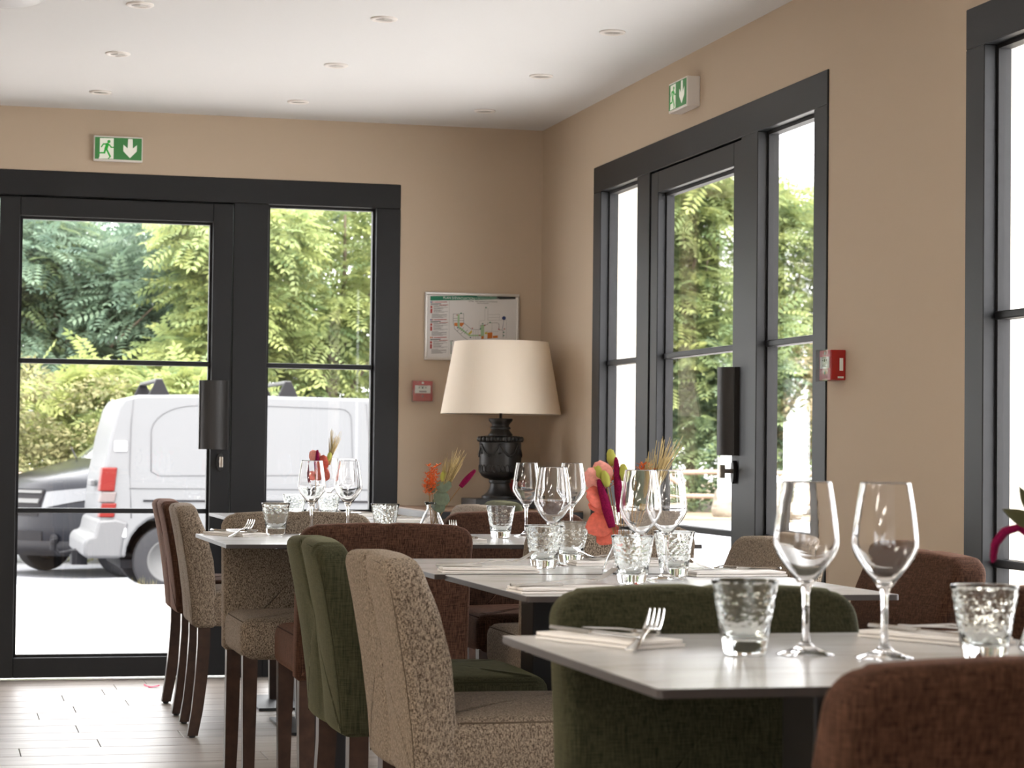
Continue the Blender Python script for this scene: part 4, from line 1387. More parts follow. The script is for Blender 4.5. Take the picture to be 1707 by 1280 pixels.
pline([(712, 412), (712, 290), (742, 288), (742, 412)], 'p_grey', 2); pline([(655, 500), (655, 418), (712, 412)], 'p_grey', 2); pline([(742, 412), (932, 412), (932, 600)], 'p_grey', 2); pline([(745, 352), (862, 352), (862, 412)], 'p_grey', 2); pline([(745, 384), (862, 384)], 'p_grey', 2)
ppoly([(906 + 20 * math.cos(t), 392 + 20 * math.sin(t)) for t in np.linspace(0, 2 * PI, 16, endpoint=False)], 'p_blue'); pline([(906, 410), (892, 505)], 'p_blue', 3)
for (x, y, m) in ((722, 278, 'p_green'), (470, 332, 'p_green'), (765, 434, 'p_green'), (690, 446, 'p_green'), (668, 500, 'p_green'), (905, 540, 'p_green'), (905, 575, 'p_green'), (855, 508, 'p_red'), (712, 466, 'p_red'), (586, 492, 'p_red'), (912, 505, 'p_red'), (660, 566, 'p_red'), (430, 352, 'p_red'), (438, 484, 'p_blue'), (568, 588, 'p_blue')):
    pr(x - 7, x + 7, y - 5, y + 5, m, 2)
pr(362, 396, 616, 622, 'p_dark')
for j in range(8): pr(368, 380, 630 + j * 16, 640 + j * 16, 'p_green' if j in (0, 1, 7) else 'p_dark')
mb.build('printed_plan', [M[n] for n in names], plan)
text_part("PLAN D'ÉVACUATION", 0.0155, PU(448), PV(173, 448) - 0.002, 0.0125, pg, M['p_white'], plan, 'header_lettering')
text_part('EVACUATION DRAWING', 0.0085, PU(735), PV(168, 735) + 0.0005, 0.0125, pg, M['p_white'], plan, 'header_lettering')
text_part('PLANO SEGURIDAD INCENDIO', 0.0082, PU(735), PV(186, 735) - 0.0005, 0.0125, pg, M['p_white'], plan, 'header_lettering')
text_part('HÔTEL / RESTAURANT LE MOSANCE', 0.0086, PU(690), PV(216, 690), 0.0123, pg, M['p_dark'], plan, 'title_lettering')
text_part('33210 LANGON', 0.0080, PU(690), PV(234, 690), 0.0123, pg, M['p_dark'], plan, 'title_lettering')

# ceiling downlights
ring = MB().lathe([(0.0485, 0.0), (0.0485, -0.004), (0.044, -0.0075), (0.036, -0.0075), (0.031, -0.0035)], 32).mesh('trim_ring', M['white_plastic'], smooth=True, angle=50)
bulb = MB().lathe([(0.0, -0.0012), (0.024, -0.0016), (0.0312, -0.0036)], 24).mesh('lens', pm('downlight_lens', (0.50, 0.47, 0.43), 0.35), smooth=True)
xs, ys = (0.640, 1.504, 2.355), (9.893, 8.901, 7.886)
colw = ('left', 'middle', 'right-hand'); roww = ('nearest to the back wall', 'second from the back wall', 'third from the back wall')
for i, x in enumerate(xs):
    for j, y in enumerate(ys):
        o = thing('downlight', 'round white recessed downlight, %s column, %s' % (colw[i], roww[j]), 'downlight', (x, y, H), 0, 'ceiling downlights')
        child('trim_ring', ring, o); child('lens', bulb, o)
# unseen fill panels added behind and left of the camera to brighten the room
def fill_panel(x, y, label):
    o = thing('ceiling_fill_panel', label, 'added fill light', (x, y, H), 0, 'added ceiling fill panels')
    fr_ = MB()
    for a in ((-0.62, 0.62, -0.17, -0.15), (-0.62, 0.62, 0.15, 0.17), (-0.62, -0.60, -0.15, 0.15), (0.60, 0.62, -0.15, 0.15)):
        fr_.box(a[0], a[1], a[2], a[3], -0.03, 0.0)
    fr_.build('frame', M['white_plastic'], o)
    MB().box(-0.6, 0.6, -0.15, 0.15, -0.012, -0.002).build('diffuser', FILL_GLOW, o)
    ld = bpy.data.lights.new('fill_light', 'AREA'); ld.shape = 'RECTANGLE'; ld.size = 1.18; ld.size_y = 0.28
    ld.energy = 2.5; ld.color = (1.0, 0.93, 0.82)
    lo = bpy.data.objects.new('fill_light', ld); COL.objects.link(lo); lo.parent = o; lo.location = (0, 0, -0.016)
FILL_GLOW = emis('added_fill_glow', (1.0, 0.92, 0.8), 1.2)
for i, x in enumerate((-3.4, -1.4)):
    for j, y in enumerate((-2.4, -0.2, 2.0, 4.2)):
        fill_panel(x, y, 'added ceiling fill panel in the %s row, panel %s from the front wall, outside the picture' % (('outer', 'inner')[i], ('one', 'two', 'three', 'four')[j]))
df = thing('ceiling_diffuser', 'round grey ceiling fitting at the upper left picture edge', 'ceiling fitting', (0.135, 7.84, H))
MB().lathe([(0.0, -0.030), (0.10, -0.029), (0.16, -0.022), (0.178, -0.012), (0.18, 0.0)], 48).build('disc', pm('grey_diffuser', (0.45, 0.44, 0.44), 0.4), df, smooth=True)
MB().lathe([(0.186, 0.0), (0.186, -0.004), (0.1815, -0.004)], 48).build('rim', M['white_plastic'], df, smooth=True)

# fallen petal on the floor by the door
mb = MB()
petal_fan(mb, Vector((0, 0, 0.004)), Vector((1, 0.2, 0.02)), Vector((0, 0, 1)), 0.05, 0.016, 0.12)
petal_fan(mb, Vector((0.01, 0.01, 0.005)), Vector((-0.7, 0.6, 0.02)), Vector((0, 0, 1)), 0.035, 0.012, 0.2)
fp = mb.build('fallen_petal', M['f_petal'], None, smooth=True)
fp.location = (0.90, 10.06, 0.001); tag(fp, 'pink fallen petal on the floor in front of the left glass door', 'petal')

# ------------------------------------------------------------------ outside: ground
EX0, EX1 = -6.0, 7.0
tb = MB().box(XL - 3, EX1, D + T, 17.65, -0.5, -0.022).build('terrace', M['joint'])
struct(tb)
PV_ = 0.47
pme = {}
pav_rest = MB()
yy = D + T + 0.02
j = 0
while yy < 17.6:
    y1 = min(yy + PV_, 17.62)
    i = 0
    x = -2.0
    while x < EX1 - 0.05:
        x1 = x + PV_
        if -0.1 < x < 3.6 and yy < 15.0:
            key = round(y1 - yy, 3)
            if key not in pme:
                w_, l_ = PV_ - 0.008, y1 - yy - 0.008
                pme[key] = MB().add([(0, 0, -0.02), (w_, 0, -0.02), (w_, l_, -0.02), (0, l_, -0.02), (0, 0, -0.003), (w_, 0, -0.003), (w_, l_, -0.003), (0, l_, -0.003), (.003, .003, 0), (w_ - .003, .003, 0), (w_ - .003, l_ - .003, 0), (.003, l_ - .003, 0)],
                    [(0, 1, 5, 4), (1, 2, 6, 5), (2, 3, 7, 6), (3, 0, 4, 7), (4, 5, 9, 8), (5, 6, 10, 9), (6, 7, 11, 10), (7, 4, 8, 11), (8, 9, 10, 11)]).mesh('paver', M['paver'])
            o = child('paver', pme[key], tb, (x + 0.004, yy + 0.004, random.uniform(-0.001, 0.001) - 0.004))
        else:
            pav_rest.box(x + 0.004, x1 - 0.004, yy + 0.004, y1 - 0.004, -0.02, -0.004)
        x = x1
    yy = y1
    j += 1
pv = pav_rest.build('paver_field', M['paver'], tb); pv['kind'] = 'stuff'
st = struct(MB().box(W + T, 16, -8, D + T - 0.01, -0.5, -0.01).build('side_terrace', pm('white_terrace_stone', (0.82, 0.80, 0.77), 0.85, noise=(3, 0.04))))
struct(MB().box(-40, 7.0, 17.65, 70, -0.7, -0.35).build('parking_ground', M['asphalt']))
struct(MB().box(7.0, 70, D + T, 34.5, -0.7, -0.03).build('side_road', M['asphalt']))
struct(MB().box(7.0, 70, 34.5, 80, -0.7, 0.0).build('verge_ground', M['gravel']))
struct(MB().box(-40, XL - T, -20, D + T, -0.5, -0.01).build('west_terrace', M['paver']))
struct(MB().box(XL - T, W + T, -20, YF - T, -0.5, -0.01).build('south_terrace', M['paver']))
# grass tufts at the terrace edge
mb = MB()
for _ in range(150):
    x = random.uniform(0.3, 3.4); y0 = random.uniform(17.68, 17.8)
    cl_ = random.choice((0.9, 1.5, 2.3, 2.6))
    x = cl_ + random.gauss(0, 0.10)
    h_ = random.uniform(0.34, 0.42); dx = random.uniform(-0.06, 0.06)
    mb.add([(x - 0.003, y0, -0.35), (x + 0.003, y0, -0.35), (x + dx, y0 + random.uniform(-0.02, 0.02), -0.35 + h_)], [(0, 1, 2)])
gt = mb.build('grass_tufts', pm('dry_grass_blade', (0.40, 0.36, 0.14), 0.9)); tag(gt, 'dry grass tufts growing along the terrace edge below the van', 'grass', kind='stuff')

# ------------------------------------------------------------------ white van
def arc(cx, cz, r, a0, a1, n):
    return [(cx + r * math.cos(t), cz + r * math.sin(t)) for t in np.linspace(a0, a1, n)]
van = thing('white_van', 'white panel van with roof bars parked beyond the terrace', 'van', (1.30, 21.50, -0.35), math.radians(0.8))
prof = [(0.17, 0.40), (0.17, 0.62), (0.145, 0.80), (0.17, 1.10), (0.235, 1.50), (0.305, 1.78), (0.36, 1.87), (0.50, 1.905), (1.2, 1.92), (3.2, 1.90), (3.6, 1.84), (4.35, 1.22), (4.5, 1.14), (5.0, 0.98), (5.14, 0.80), (5.14, 0.40)]
prof += [(4.72, 0.36)] + arc(4.28, 0.36, 0.41, 0.0, PI, 13) + [(3.8, 0.33), (1.25, 0.33)] + arc(0.80, 0.36, 0.41, 0.0, PI, 13)[0:] + [(0.33, 0.38)]
def vf(a, b, h):
    k = 0.10 * max(0, (b - 0.9)) ** 1.3
    return (a, h + (k if h < 0.9 else -k), b)
mb = MB(); mb.prism(prof, 0.0, 1.90, vf)
mb.build('body', M['van_white'], van, bevel=0.045, smooth=True, angle=35, seg=3)
mb = MB()
mb.prism([(0.0, 0.40), (0.0, 0.52), (0.04, 0.56), (0.10, 0.575), (0.13, 0.72), (0.30, 0.735), (0.42, 0.70), (0.375, 0.55), (0.355, 0.36), (0.03, 0.36)], -0.02, 1.92, lambda a, b, h: (a, h, b))
mb.build('rear_bumper', pm('silver_bumper', (0.070, 0.070, 0.072), 0.5), van, bevel=0.03, smooth=True, angle=35, seg=3)
def van_y(z): return 0.10 * max(0, z - 0.9) ** 1.3
def vline(pts, r, mat, name, parent=van):
    return MB().tube([(x, van_y(z) - 0.001, z) for x, z in pts], r, 6).build(name, mat, parent, smooth=True)
rr_ = 0.16
pan = [(0.62, 1.18), (0.62, 1.55)] + [(0.62 + 0.42 * (1 - math.cos(t)), 1.55 + 0.26 * math.sin(t)) for t in np.linspace(0.1, PI / 2, 8)] + [(1.6, 1.82), (2.45, 1.80)] + [(2.45 + 0.10 * math.sin(t), 1.70 + 0.10 * math.cos(t)) for t in np.linspace(0, PI / 2, 5)] + [(2.56, 1.25)] + [(2.50, 1.16), (0.70, 1.14), (0.62, 1.18)]
vline(pan, 0.0042, M['van_seam'], 'panel_crease')
vline([(0.44, 0.74), (0.42, 1.20), (0.43, 1.60), (0.455, 1.86)], 0.0045, M['van_seam'], 'tail_seam')
vline([(2.74, 0.40), (2.74, 1.20), (2.70, 1.85)], 0.0045, M['van_seam'], 'door_seam')
vline([(0.42, 1.02), (2.74, 1.02)], 0.004, M['van_seam'], 'waist_crease')
MB().box(0.55, 2.72, -0.006, 0.02, 0.895, 0.912).build('sliding_rail', M['dark_plastic'], van)
# tail lamp wrapping the corner: red, white, red
tl = MB()
for z0, z1, m in ((0.99, 1.215, 0), (0.885, 0.985, 1), (0.745, 0.88, 0)):
    tl.add([(0.14, -0.008, z0), (0.275, -0.022, z0), (0.30, -0.018, z1), (0.165, -0.002, z1), (0.13, 0.12, z0), (0.31, 0.12, z0), (0.32, 0.12, z1), (0.155, 0.12, z1)],
           [(0, 1, 2, 3), (1, 5, 6, 2), (5, 4, 7, 6), (4, 0, 3, 7), (3, 2, 6, 7), (0, 4, 5, 1)], m)
tl.build('tail_lamp', [M['tail_red'], M['tail_white']], van, bevel=0.012)
for z in (1.415, 0.605):
    MB().box(0.275, 0.395, -0.018 + van_y(z), 0.03 + van_y(z), z - 0.05, z + 0.05).build('door_hinge', pm('silver_hinge', (0.50, 0.50, 0.52), 0.4), van, bevel=0.012)
MB().box(0.10, 0.145, 0.55, 0.95, 1.03, 1.09).build('tailgate_handle', M['van_grey'], van, bevel=0.01)
MB().box(0.155, 0.19, 0.95, 1.35, 0.62, 0.74).build('rear_plate', M['van_grey'], van)
mb = MB()
mb.tube([(0.05, 0.95, 0.40), (-0.16, 0.95, 0.36), (-0.22, 0.95, 0.42)], 0.022, 8)
mb.blob((-0.22, 0.95, 0.47), 0.035, 10, 8)
mb.tube([(-0.22, 0.95, 0.40), (-0.22, 0.95, 0.50)], 0.032, 10)
mb.box(-0.05, 0.10, 0.80, 1.10, 0.26, 0.40)
mb.build('tow_bar', M['dark_plastic'], van, smooth=True, angle=40)
mb = MB()
for x in (0.78, 2.15):
    pass
for x in (0.70, 1.94):
    rb = MB()
    for yy_, sg in ((0.17, 1), (1.73, -1)):
        zb_ = 1.885
        rb.add([(x - 0.11, yy_ - 0.03, zb_), (x + 0.11, yy_ - 0.03, zb_), (x + 0.11, yy_ + 0.05, zb_), (x - 0.11, yy_ + 0.05, zb_), (x - 0.025, yy_, zb_ + 0.175), (x + 0.03, yy_, zb_ + 0.175), (x + 0.03, yy_ + 0.05, zb_ + 0.175), (x - 0.025, yy_ + 0.05, zb_ + 0.175)],
               [(0, 3, 2, 1), (4, 5, 6, 7), (0, 1, 5, 4), (1, 2, 6, 5), (2, 3, 7, 6), (3, 0, 4, 7)], 1)
    rb.box(x - 0.035, x + 0.035, 0.19, 1.72, 2.035, 2.065, 0)
    rb.build('roof_bar', [M['rim'], M['dark_plastic']], van, bevel=0.008)
def wheel(parent, x, y, side):
    tyre = MB().lathe([(0.205, -0.10), (0.29, -0.105), (0.325, -0.085), (0.335, -0.03), (0.335, 0.03), (0.325, 0.085), (0.29, 0.105), (0.205, 0.10)], 40, closed=True)
    w = tyre.build('wheel', M['tyre'], parent, smooth=True, angle=40)
    w.location = (x, y, 0.335); w.rotation_euler = (PI / 2, 0, 0)
    rim = MB().lathe([(0.0, 0.055), (0.04, 0.055), (0.055, 0.06), (0.10, 0.035), (0.165, 0.055), (0.185, 0.085), (0.205, 0.10), (0.206, 0.06)], 40)
    rim.build('rim', M['rim'], w, smooth=True)
    hl = MB()
    for k in range(14):
        a = 2 * PI * k / 14
        hl.prism([(0.142 * math.cos(a) + 0.019 * math.cos(t), 0.142 * math.sin(a) + 0.019 * math.sin(t)) for t in np.linspace(0, 2 * PI, 10, endpoint=False)], 0.046, 0.0585, lambda p, q, h: (p, q, h))
    hl.build('rim_hole', M['dark_plastic'], w)
    return w
wheel(van, 0.80, 0.115, 1); wheel(van, 4.28, 0.115, 1)
for xx_ in (0.80, 4.28):
    w = wheel(van, xx_, 1.785, -1)
    w.rotation_euler = (-PI / 2, 0, 0)
MB().box(0.36, 4.7, 0.16, 1.74, 0.26, 0.34).build('underbody', M['dark_plastic'], van)

# dark car standing behind the van, nose towards the left
car = thing('dark_van', 'dark grey van nose with a chrome grille, parked behind the white van', 'van', (0.725, 25.0, -0.35), math.radians(-150))
HWc = 0.95
pf = [(0.0, 0.26), (0.03, 0.45), (0.02, 0.62), (-0.02, 0.80), (-0.10, 1.00), (-0.30, 1.09), (-0.75, 1.19), (-1.10, 1.28)]
pf2 = [(-1.10, 1.28), (-1.45, 1.52), (-1.85, 1.80), (-2.15, 1.90), (-4.6, 1.88), (-4.8, 1.2), (-4.85, 0.3)]
nW = 17
def plan_shift(t, z): return -0.34 * abs(t) ** 3.2 - 0.02 * t * t
def loft(profile, hw, name, mat, parent, zs=True):
    vs, fs = [], []
    for (x, z) in profile:
        for k in range(nW):
            t = -1 + 2 * k / (nW - 1)
            ww = hw * (1 - 0.10 * max(0, z - 1.0) ** 1.2)
            vs.append((x + plan_shift(t, z), t * ww, z - 0.05 * abs(t) ** 4 * (1 if z > 0.9 else 0)))
    for i in range(len(profile) - 1):
        for k in range(nW - 1):
            a = i * nW + k
            fs.append((a, a + 1, a + nW + 1, a + nW))
    return MB().add(vs, fs).build(name, mat, parent, smooth=True)
loft(pf, HWc, 'hood_and_nose', M['dark_paint'], car)
loft(pf2[:4], HWc, 'windscreen', M['car_glass'], car)
loft(pf2[3:], HWc, 'roof', M['dark_paint'], car)
sd = MB()
for s in (-1, 1):
    allp = pf + pf2[1:]
    top = []
    for x, z in allp:
        ww = HWc * (1 - 0.10 * max(0, z - 1.0) ** 1.2)
        top.append((x + plan_shift(1, z), s * ww, z - (0.05 if z > 0.9 else 0)))
    c = (-2.2, s * HWc * 0.985, 0.85)
    vs = top + [c]
    n = len(top)
    sd.add(vs, [(i, (i + 1) % n, n) for i in range(n)])
sd.build('side_panel', M['dark_paint'], car)
gr = MB()
for z0, z1 in ((0.70, 0.745), (0.80, 0.845), (0.905, 0.935)):
    vs = []
    for k in range(9):
        t = -0.50 + 1.0 * k / 8
        for z in (z0, z1):
            x = lerp(z, [0.26, 0.45, 0.62, 0.80, 1.0], [0, 0.03, 0.02, -0.02, -0.10])
            vs.append((x + plan_shift(t, z) + 0.022, t * HWc, z))
    gr.add(vs, [(2 * k, 2 * k + 2, 2 * k + 3, 2 * k + 1) for k in range(8)])
gro = gr.build('grille_bar', M['rim'], car)
md = gro.modifiers.new('s', 'SOLIDIFY'); md.thickness = 0.015
gd = MB()
vs = []
for k in range(9):
    t = -0.52 + 1.04 * k / 8
    for z in (0.66, 0.80, 0.95):
        x = lerp(z, [0.26, 0.45, 0.62, 0.80, 1.0], [0, 0.03, 0.02, -0.02, -0.10])
        vs.append((x + plan_shift(t, z) + 0.008, t * HWc, z))
gd.add(vs, [(3 * k + q, 3 * k + 3 + q, 3 * k + 4 + q, 3 * k + 1 + q) for k in range(8) for q in (0, 1)])
gd.build('grille', M['dark_plastic'], car)
for s in (-1, 1):
    hl = MB(); vs = []
    for k in range(7):
        q = k / 6
        t = 0.56 + 0.42 * q
        for z in (0.74 + 0.10 * q, 0.92 + 0.05 * q):
            x = lerp(z, [0.26, 0.45, 0.62, 0.80, 1.0], [0, 0.03, 0.02, -0.02, -0.10])
            vs.append((x + plan_shift(t, z) + 0.014, s * t * HWc * 1.002, z))
    hl.add(vs, [(2 * k, 2 * k + 2, 2 * k + 3, 2 * k + 1) for k in range(6)])
    h_ = hl.build('headlamp', M['lens'], car)
    md = h_.modifiers.new('s', 'SOLIDIFY'); md.thickness = 0.02
    t = 0.74
    xf = 0.03 + plan_shift(t, 0.4)
    fg = MB().blob((xf + 0.005, s * t * HWc, 0.42), (0.03, 0.075, 0.06), 12, 8)
    fg.build('fog_lamp', M['dark_plastic'], car, smooth=True)
bp_ = MB(); vs = []
for k in range(nW):
    t = -1 + 2 * k / (nW - 1)
    for (x, z) in ((0.0, 0.24), (0.075, 0.30), (0.075, 0.36), (0.035, 0.40)):
        vs.append((x + plan_shift(t, z), t * HWc * 1.01, z))
bp_.add(vs, [(4 * k + q, 4 * k + 4 + q, 4 * k + 5 + q, 4 * k + 1 + q) for k in range(nW - 1) for q in range(3)])
bp_.build('bumper_lip', M['dark_plastic'], car, smooth=True)
it = MB(); vs = []
for k in range(9):
    t = -0.6 + 1.2 * k / 8
    for z in (0.40, 0.50):
        vs.append((0.038 + plan_shift(t, z), t * HWc, z))
it.add(vs, [(2 * k, 2 * k + 2, 2 * k + 3, 2 * k + 1) for k in range(8)])
it.build('lower_intake', M['dark_plastic'], car)
mb = MB()
for s in (0.35, -0.3):
    mb.tube([(-1.03, s, 1.275), (-1.25, s - 0.45, 1.40)], 0.010, 5)
mb.build('wiper', M['dark_plastic'], car)
for s in (-1, 1):
    w = wheel(car, -0.95, s * 0.80, s)
    w.rotation_euler = (PI / 2 if s < 0 else -PI / 2, 0, 0)
    w = wheel(car, -3.9, s * 0.80, s)
    w.rotation_euler = (PI / 2 if s < 0 else -PI / 2, 0, 0)

# ------------------------------------------------------------------ fences and boulders
def fence(name, label, x0, x1, y, zs, r, z0, n):
    root = thing(name, label, 'fence', ((x0 + x1) / 2, y, z0))
    lx = (x1 - x0) / 2
    for z in zs:
        pts = [(x, random.uniform(-0.02, 0.02), z - z0 + random.uniform(-0.012, 0.012)) for x in np.linspace(-lx, lx, 9)]
        MB().tube(pts, r, 8).build('rail', M['rail'], root, smooth=True, angle=50)
    for x in np.linspace(-lx, lx, n):
        MB().tube([(x, 0.11, 0.0), (x, 0.11, zs[0] - z0 + 0.12)], r * 1.2, 8).build('post', M['rail'], root, smooth=True, angle=50)
    return root
fence('rail_fence', 'wooden rail fence behind the dark van at the left edge', -3.0, 1.3, 26.9, (0.70, 0.25), 0.045, -0.35, 3)
fence('rail_fence', 'two-rail wooden fence beyond the road outside the right door', 9.5, 19.0, 36.6, (0.73, 0.33), 0.042, 0.0, 3)
def boulder(x, y, z, r, label):
    bm = bmesh.new()
    bmesh.ops.create_icosphere(bm, subdivisions=3, radius=1)
    rnd = np.random.default_rng(int(x * 100))
    ph = rnd.uniform(0, 6, 9)
    for v in bm.verts:
        p = v.co
        d = 1 + 0.13 * math.sin(2.3 * p.x + ph[0]) * math.sin(2.1 * p.y + ph[1]) + 0.10 * math.sin(4 * p.z + ph[2] + 2 * p.x) + 0.05 * math.sin(9 * p.x + ph[3]) * math.sin(8 * p.y + 7 * p.z)
        v.co = Vector((p.x * r[0], p.y * r[1], max(p.z, -0.8) * r[2])) * d
    me = bpy.data.meshes.new('boulder'); bm.to_mesh(me); bm.free()
    me.materials.append(M['stone'])
    o = bpy.data.objects.new('boulder', me); COL.objects.link(o)
    o.location = (x, y, z + r[2] * 0.72)
    tag(o, label, 'boulder', 'boulders by the road')
boulder(12.72, 35.6, 0.0, (0.27, 0.25, 0.29), 'pale boulder by the road, seen left of the door lock')
boulder(13.62, 35.4, 0.0, (0.30, 0.26, 0.28), 'pale boulder by the road, seen in the right sidelight')

# ------------------------------------------------------------------ trees and bushes
def frond_template(pairs=6, ln=1.0):
    vs, fs = [], []
    def leaflet(bx, by, bz, dx, dy, w):
        o = len(vs)
        L = math.hypot(dx, dy)
        nx, ny = -dy / L * w, dx / L * w
        vs.extend([(bx, by, bz), (bx + dx * 0.45 + nx, by + dy * 0.45 + ny, bz - 0.01), (bx + dx, by + dy, bz - 0.07), (bx + dx * 0.45 - nx, by + dy * 0.45 - ny, bz - 0.01)])
        fs.append((o, o + 1, o + 2, o + 3))
    for k in range(pairs):
        t = 0.18 + 0.75 * k / (pairs - 1)
        x = t * ln; z = -0.20 * t * t
        l = 0.30 * (1 - 0.45 * abs(t - 0.45))
        for s in (-1, 1):
            leaflet(x, 0, z, l * 0.35, s * l, 0.055)
    leaflet(0.95 * ln, 0, -0.18, 0.22, 0, 0.05)
    return np.array(vs), np.array(fs)
def leaf_template():
    vs = np.array([(0, 0, 0), (0.5, 0.32, 0.05), (1, 0, -0.12), (0.5, -0.32, 0.05)], float)
    return vs, np.array([(0, 1, 2, 3)])
FROND = frond_template()
LEAF = leaf_template()

def scatter(name, lobes, n, size, colA, colB, tmpl, parent, droop=0.45, seed=1, shell=0.72):
    rg = np.random.default_rng(seed)
    tv, tf = tmpl
    vol = np.array([l[3] * l[4] * l[5] for l in lobes]) ** (2 / 3)
    pick = rg.choice(len(lobes), n, p=vol / vol.sum())
    L = np.array(lobes, float)[pick]
    u = rg.normal(size=(n, 3)); u /= np.linalg.norm(u, axis=1)[:, None]
    u[:, 2] = np.where(u[:, 2] < -0.55, -u[:, 2] * 0.5, u[:, 2])
    rad = shell + (1.06 - shell) * rg.random(n) ** 0.6
    P = L[:, :3] + u * L[:, 3:6] * rad[:, None]
    ax = u + rg.normal(size=(n, 3)) * 0.45
    ax[:, 2] = ax[:, 2] * 0.5 - droop * rg.random(n)
    ax /= np.linalg.norm(ax, axis=1)[:, None]
    upv = np.array([0, 0, 1.0]) + u * 0.5 + rg.normal(size=(n, 3)) * 0.35
    side = np.cross(upv, ax); side /= np.linalg.norm(side, axis=1)[:, None]
    nor = np.cross(ax, side)
    sc = size * rg.uniform(0.7, 1.25, n)
    R = np.stack([ax, side, nor], 2) * sc[:, None, None]
    V = np.einsum('nij,kj->nki', R, tv) + P[:, None, :]
    k, f = len(tv), len(tf)
    F = (tf[None] + (np.arange(n) * k)[:, None, None]).reshape(-1)
    me = bpy.data.meshes.new(name)
    me.vertices.add(n * k); me.vertices.foreach_set('co', V.reshape(-1).astype(np.float32))
    me.loops.add(n * f * 4); me.loops.foreach_set('vertex_index', F.astype(np.int32))
    me.polygons.add(n * f)
    me.polygons.foreach_set('loop_start', np.arange(n * f, dtype=np.int32) * 4)
    me.polygons.foreach_set('loop_total', np.full(n * f, 4, dtype=np.int32))
    t = np.clip(rg.normal(0.5, 0.28, n), 0, 1)[:, None]
    col = np.array(colA) * (1 - t) + np.array(colB) * t
    col = np.concatenate([col, np.ones((n, 1))], 1)
    ca = me.color_attributes.new('leafcol', 'FLOAT_COLOR', 'POINT')
    ca.data.foreach_set('color', np.repeat(col, k, 0).reshape(-1).astype(np.float32))
    me.update(calc_edges=True)
    me.materials.append(M['leaf'])
    o = bpy.data.objects.new(name, me); COL.objects.link(o)
    o['kind'] = 'stuff'
    if parent: o.parent = parent
    return o

GA = (0.160, 0.225, 0.105); GB = (0.330, 0.405, 0.185)      # fresh yellow green
DA = (0.095, 0.152, 0.112); DB = (0.200, 0.275, 0.180)      # deeper blue green
YA = (0.205, 0.250, 0.092); YB = (0.410, 0.440, 0.165)      # young yellow shoots
HA = (0.135, 0.150, 0.068); HB = (0.300, 0.275, 0.135)      # dry hedge
def tree(label, x, y, z0, lobes, n, size, ca, cb, trunk_h, seed, tmpl=None, cat='tree', name='tree', branches=5, trunk_r=0.09):
    root = thing(name, label, cat, (x, y, z0), 0, 'trees beyond the terrace')
    rg = random.Random(seed)
    if trunk_h:
        mb = MB()
        tp = Vector((rg.uniform(-0.3, 0.3), rg.uniform(-0.2, 0.2), trunk_h))
        mb.tube([(0, 0, -0.05), (tp.x * 0.3, tp.y * 0.3, trunk_h * 0.45), tp], [trunk_r, trunk_r * 0.85, trunk_r * 0.7], 8)
        for i in range(branches):
            l = lobes[i % len(lobes)]
            e = Vector((l[0], l[1], l[2] + 0.2 * l[5]))
            s = Vector((tp.x * 0.3, tp.y * 0.3, trunk_h * 0.45)).lerp(tp, rg.uniform(0.2, 1.0))
            mid = s.lerp(e, 0.5) + Vector((rg.uniform(-0.15, 0.15), rg.uniform(-0.1, 0.1), rg.uniform(0.0, 0.25)))
            mb.tube([s, mid, e], [trunk_r * 0.55, trunk_r * 0.35, trunk_r * 0.12], 6)
        mb.build('trunk', M['bark'], root, smooth=True)
    scatter('crown', lobes, n, size, ca, cb, tmpl or FROND, root, seed=seed)
    return root
def lob(seed, n, cx, cy, cz, sx, sy, sz, r):
    rg = random.Random(seed)
    return [(cx + rg.uniform(-sx, sx), cy + rg.uniform(-sy, sy), cz + rg.uniform(-sz, sz), r * rg.uniform(0.7, 1.25), r * rg.uniform(0.7, 1.2), r * rg.uniform(0.55, 0.95)) for _ in range(n)]

tree('tall dark green tree filling the upper part of the left door glass', 2.2, 33.5, -0.3, lob(1, 16, 0, 0, 3.4, 1.4, 0.9, 1.5, 0.85), 2600, 0.46, DA, DB, 2.6, 1)
tree('mid green tree at the left end of the left door glass', 0.7, 34.5, -0.3, lob(2, 13, 0, 0, 2.9, 1.0, 0.8, 1.5, 0.80), 2000, 0.46, DA, GB, 2.2, 2)
tree('yellow green tree leaning in from the right of the left door glass', 3.75, 31.0, -0.3, lob(3, 14, 0, 0, 3.0, 0.65, 0.7, 1.7, 0.62), 2100, 0.44, GA, YB, 2.4, 3)
tree('bright tree seen in the sidelight with forked bare branches', 5.6, 32.5, -0.3, lob(4, 17, 0, 0, 3.7, 1.2, 0.8, 1.5, 0.72), 2500, 0.44, GA, YB, 2.8, 4, branches=7)
tree('green tree low behind the van roof in the sidelight', 4.7, 33.5, -0.3, lob(5, 12, 0, 0, 1.9, 1.2, 0.7, 1.0, 0.75), 1700, 0.42, DA, GB, 1.4, 5)
tree('shaded tree standing behind the others, left door view', 1.6, 37.0, -0.3, lob(6, 18, 0, 0, 3.0, 3.2, 0.8, 1.9, 1.05), 2600, 0.55, DA, DB, 2.6, 6)
tree('shaded tree standing behind the others, sidelight view', 6.2, 37.0, -0.3, lob(7, 18, 0, 0, 3.6, 2.2, 0.8, 2.3, 1.05), 2600, 0.55, DA, GB, 2.6, 7)
tree('young yellow sumac shoots above the hedge in the left door glass', 2.0, 29.2, -0.3, lob(8, 9, 0, 0, 1.75, 0.95, 0.4, 0.55, 0.42), 900, 0.46, YA, YB, 1.2, 8, cat='shrub', name='young_tree')
tree('young yellow green shoots right of the sumac, left door glass', 3.0, 29.0, -0.3, lob(9, 9, 0, 0, 1.75, 0.55, 0.4, 0.7, 0.42), 900, 0.44, GA, YB, 1.2, 9, cat='shrub', name='young_tree')
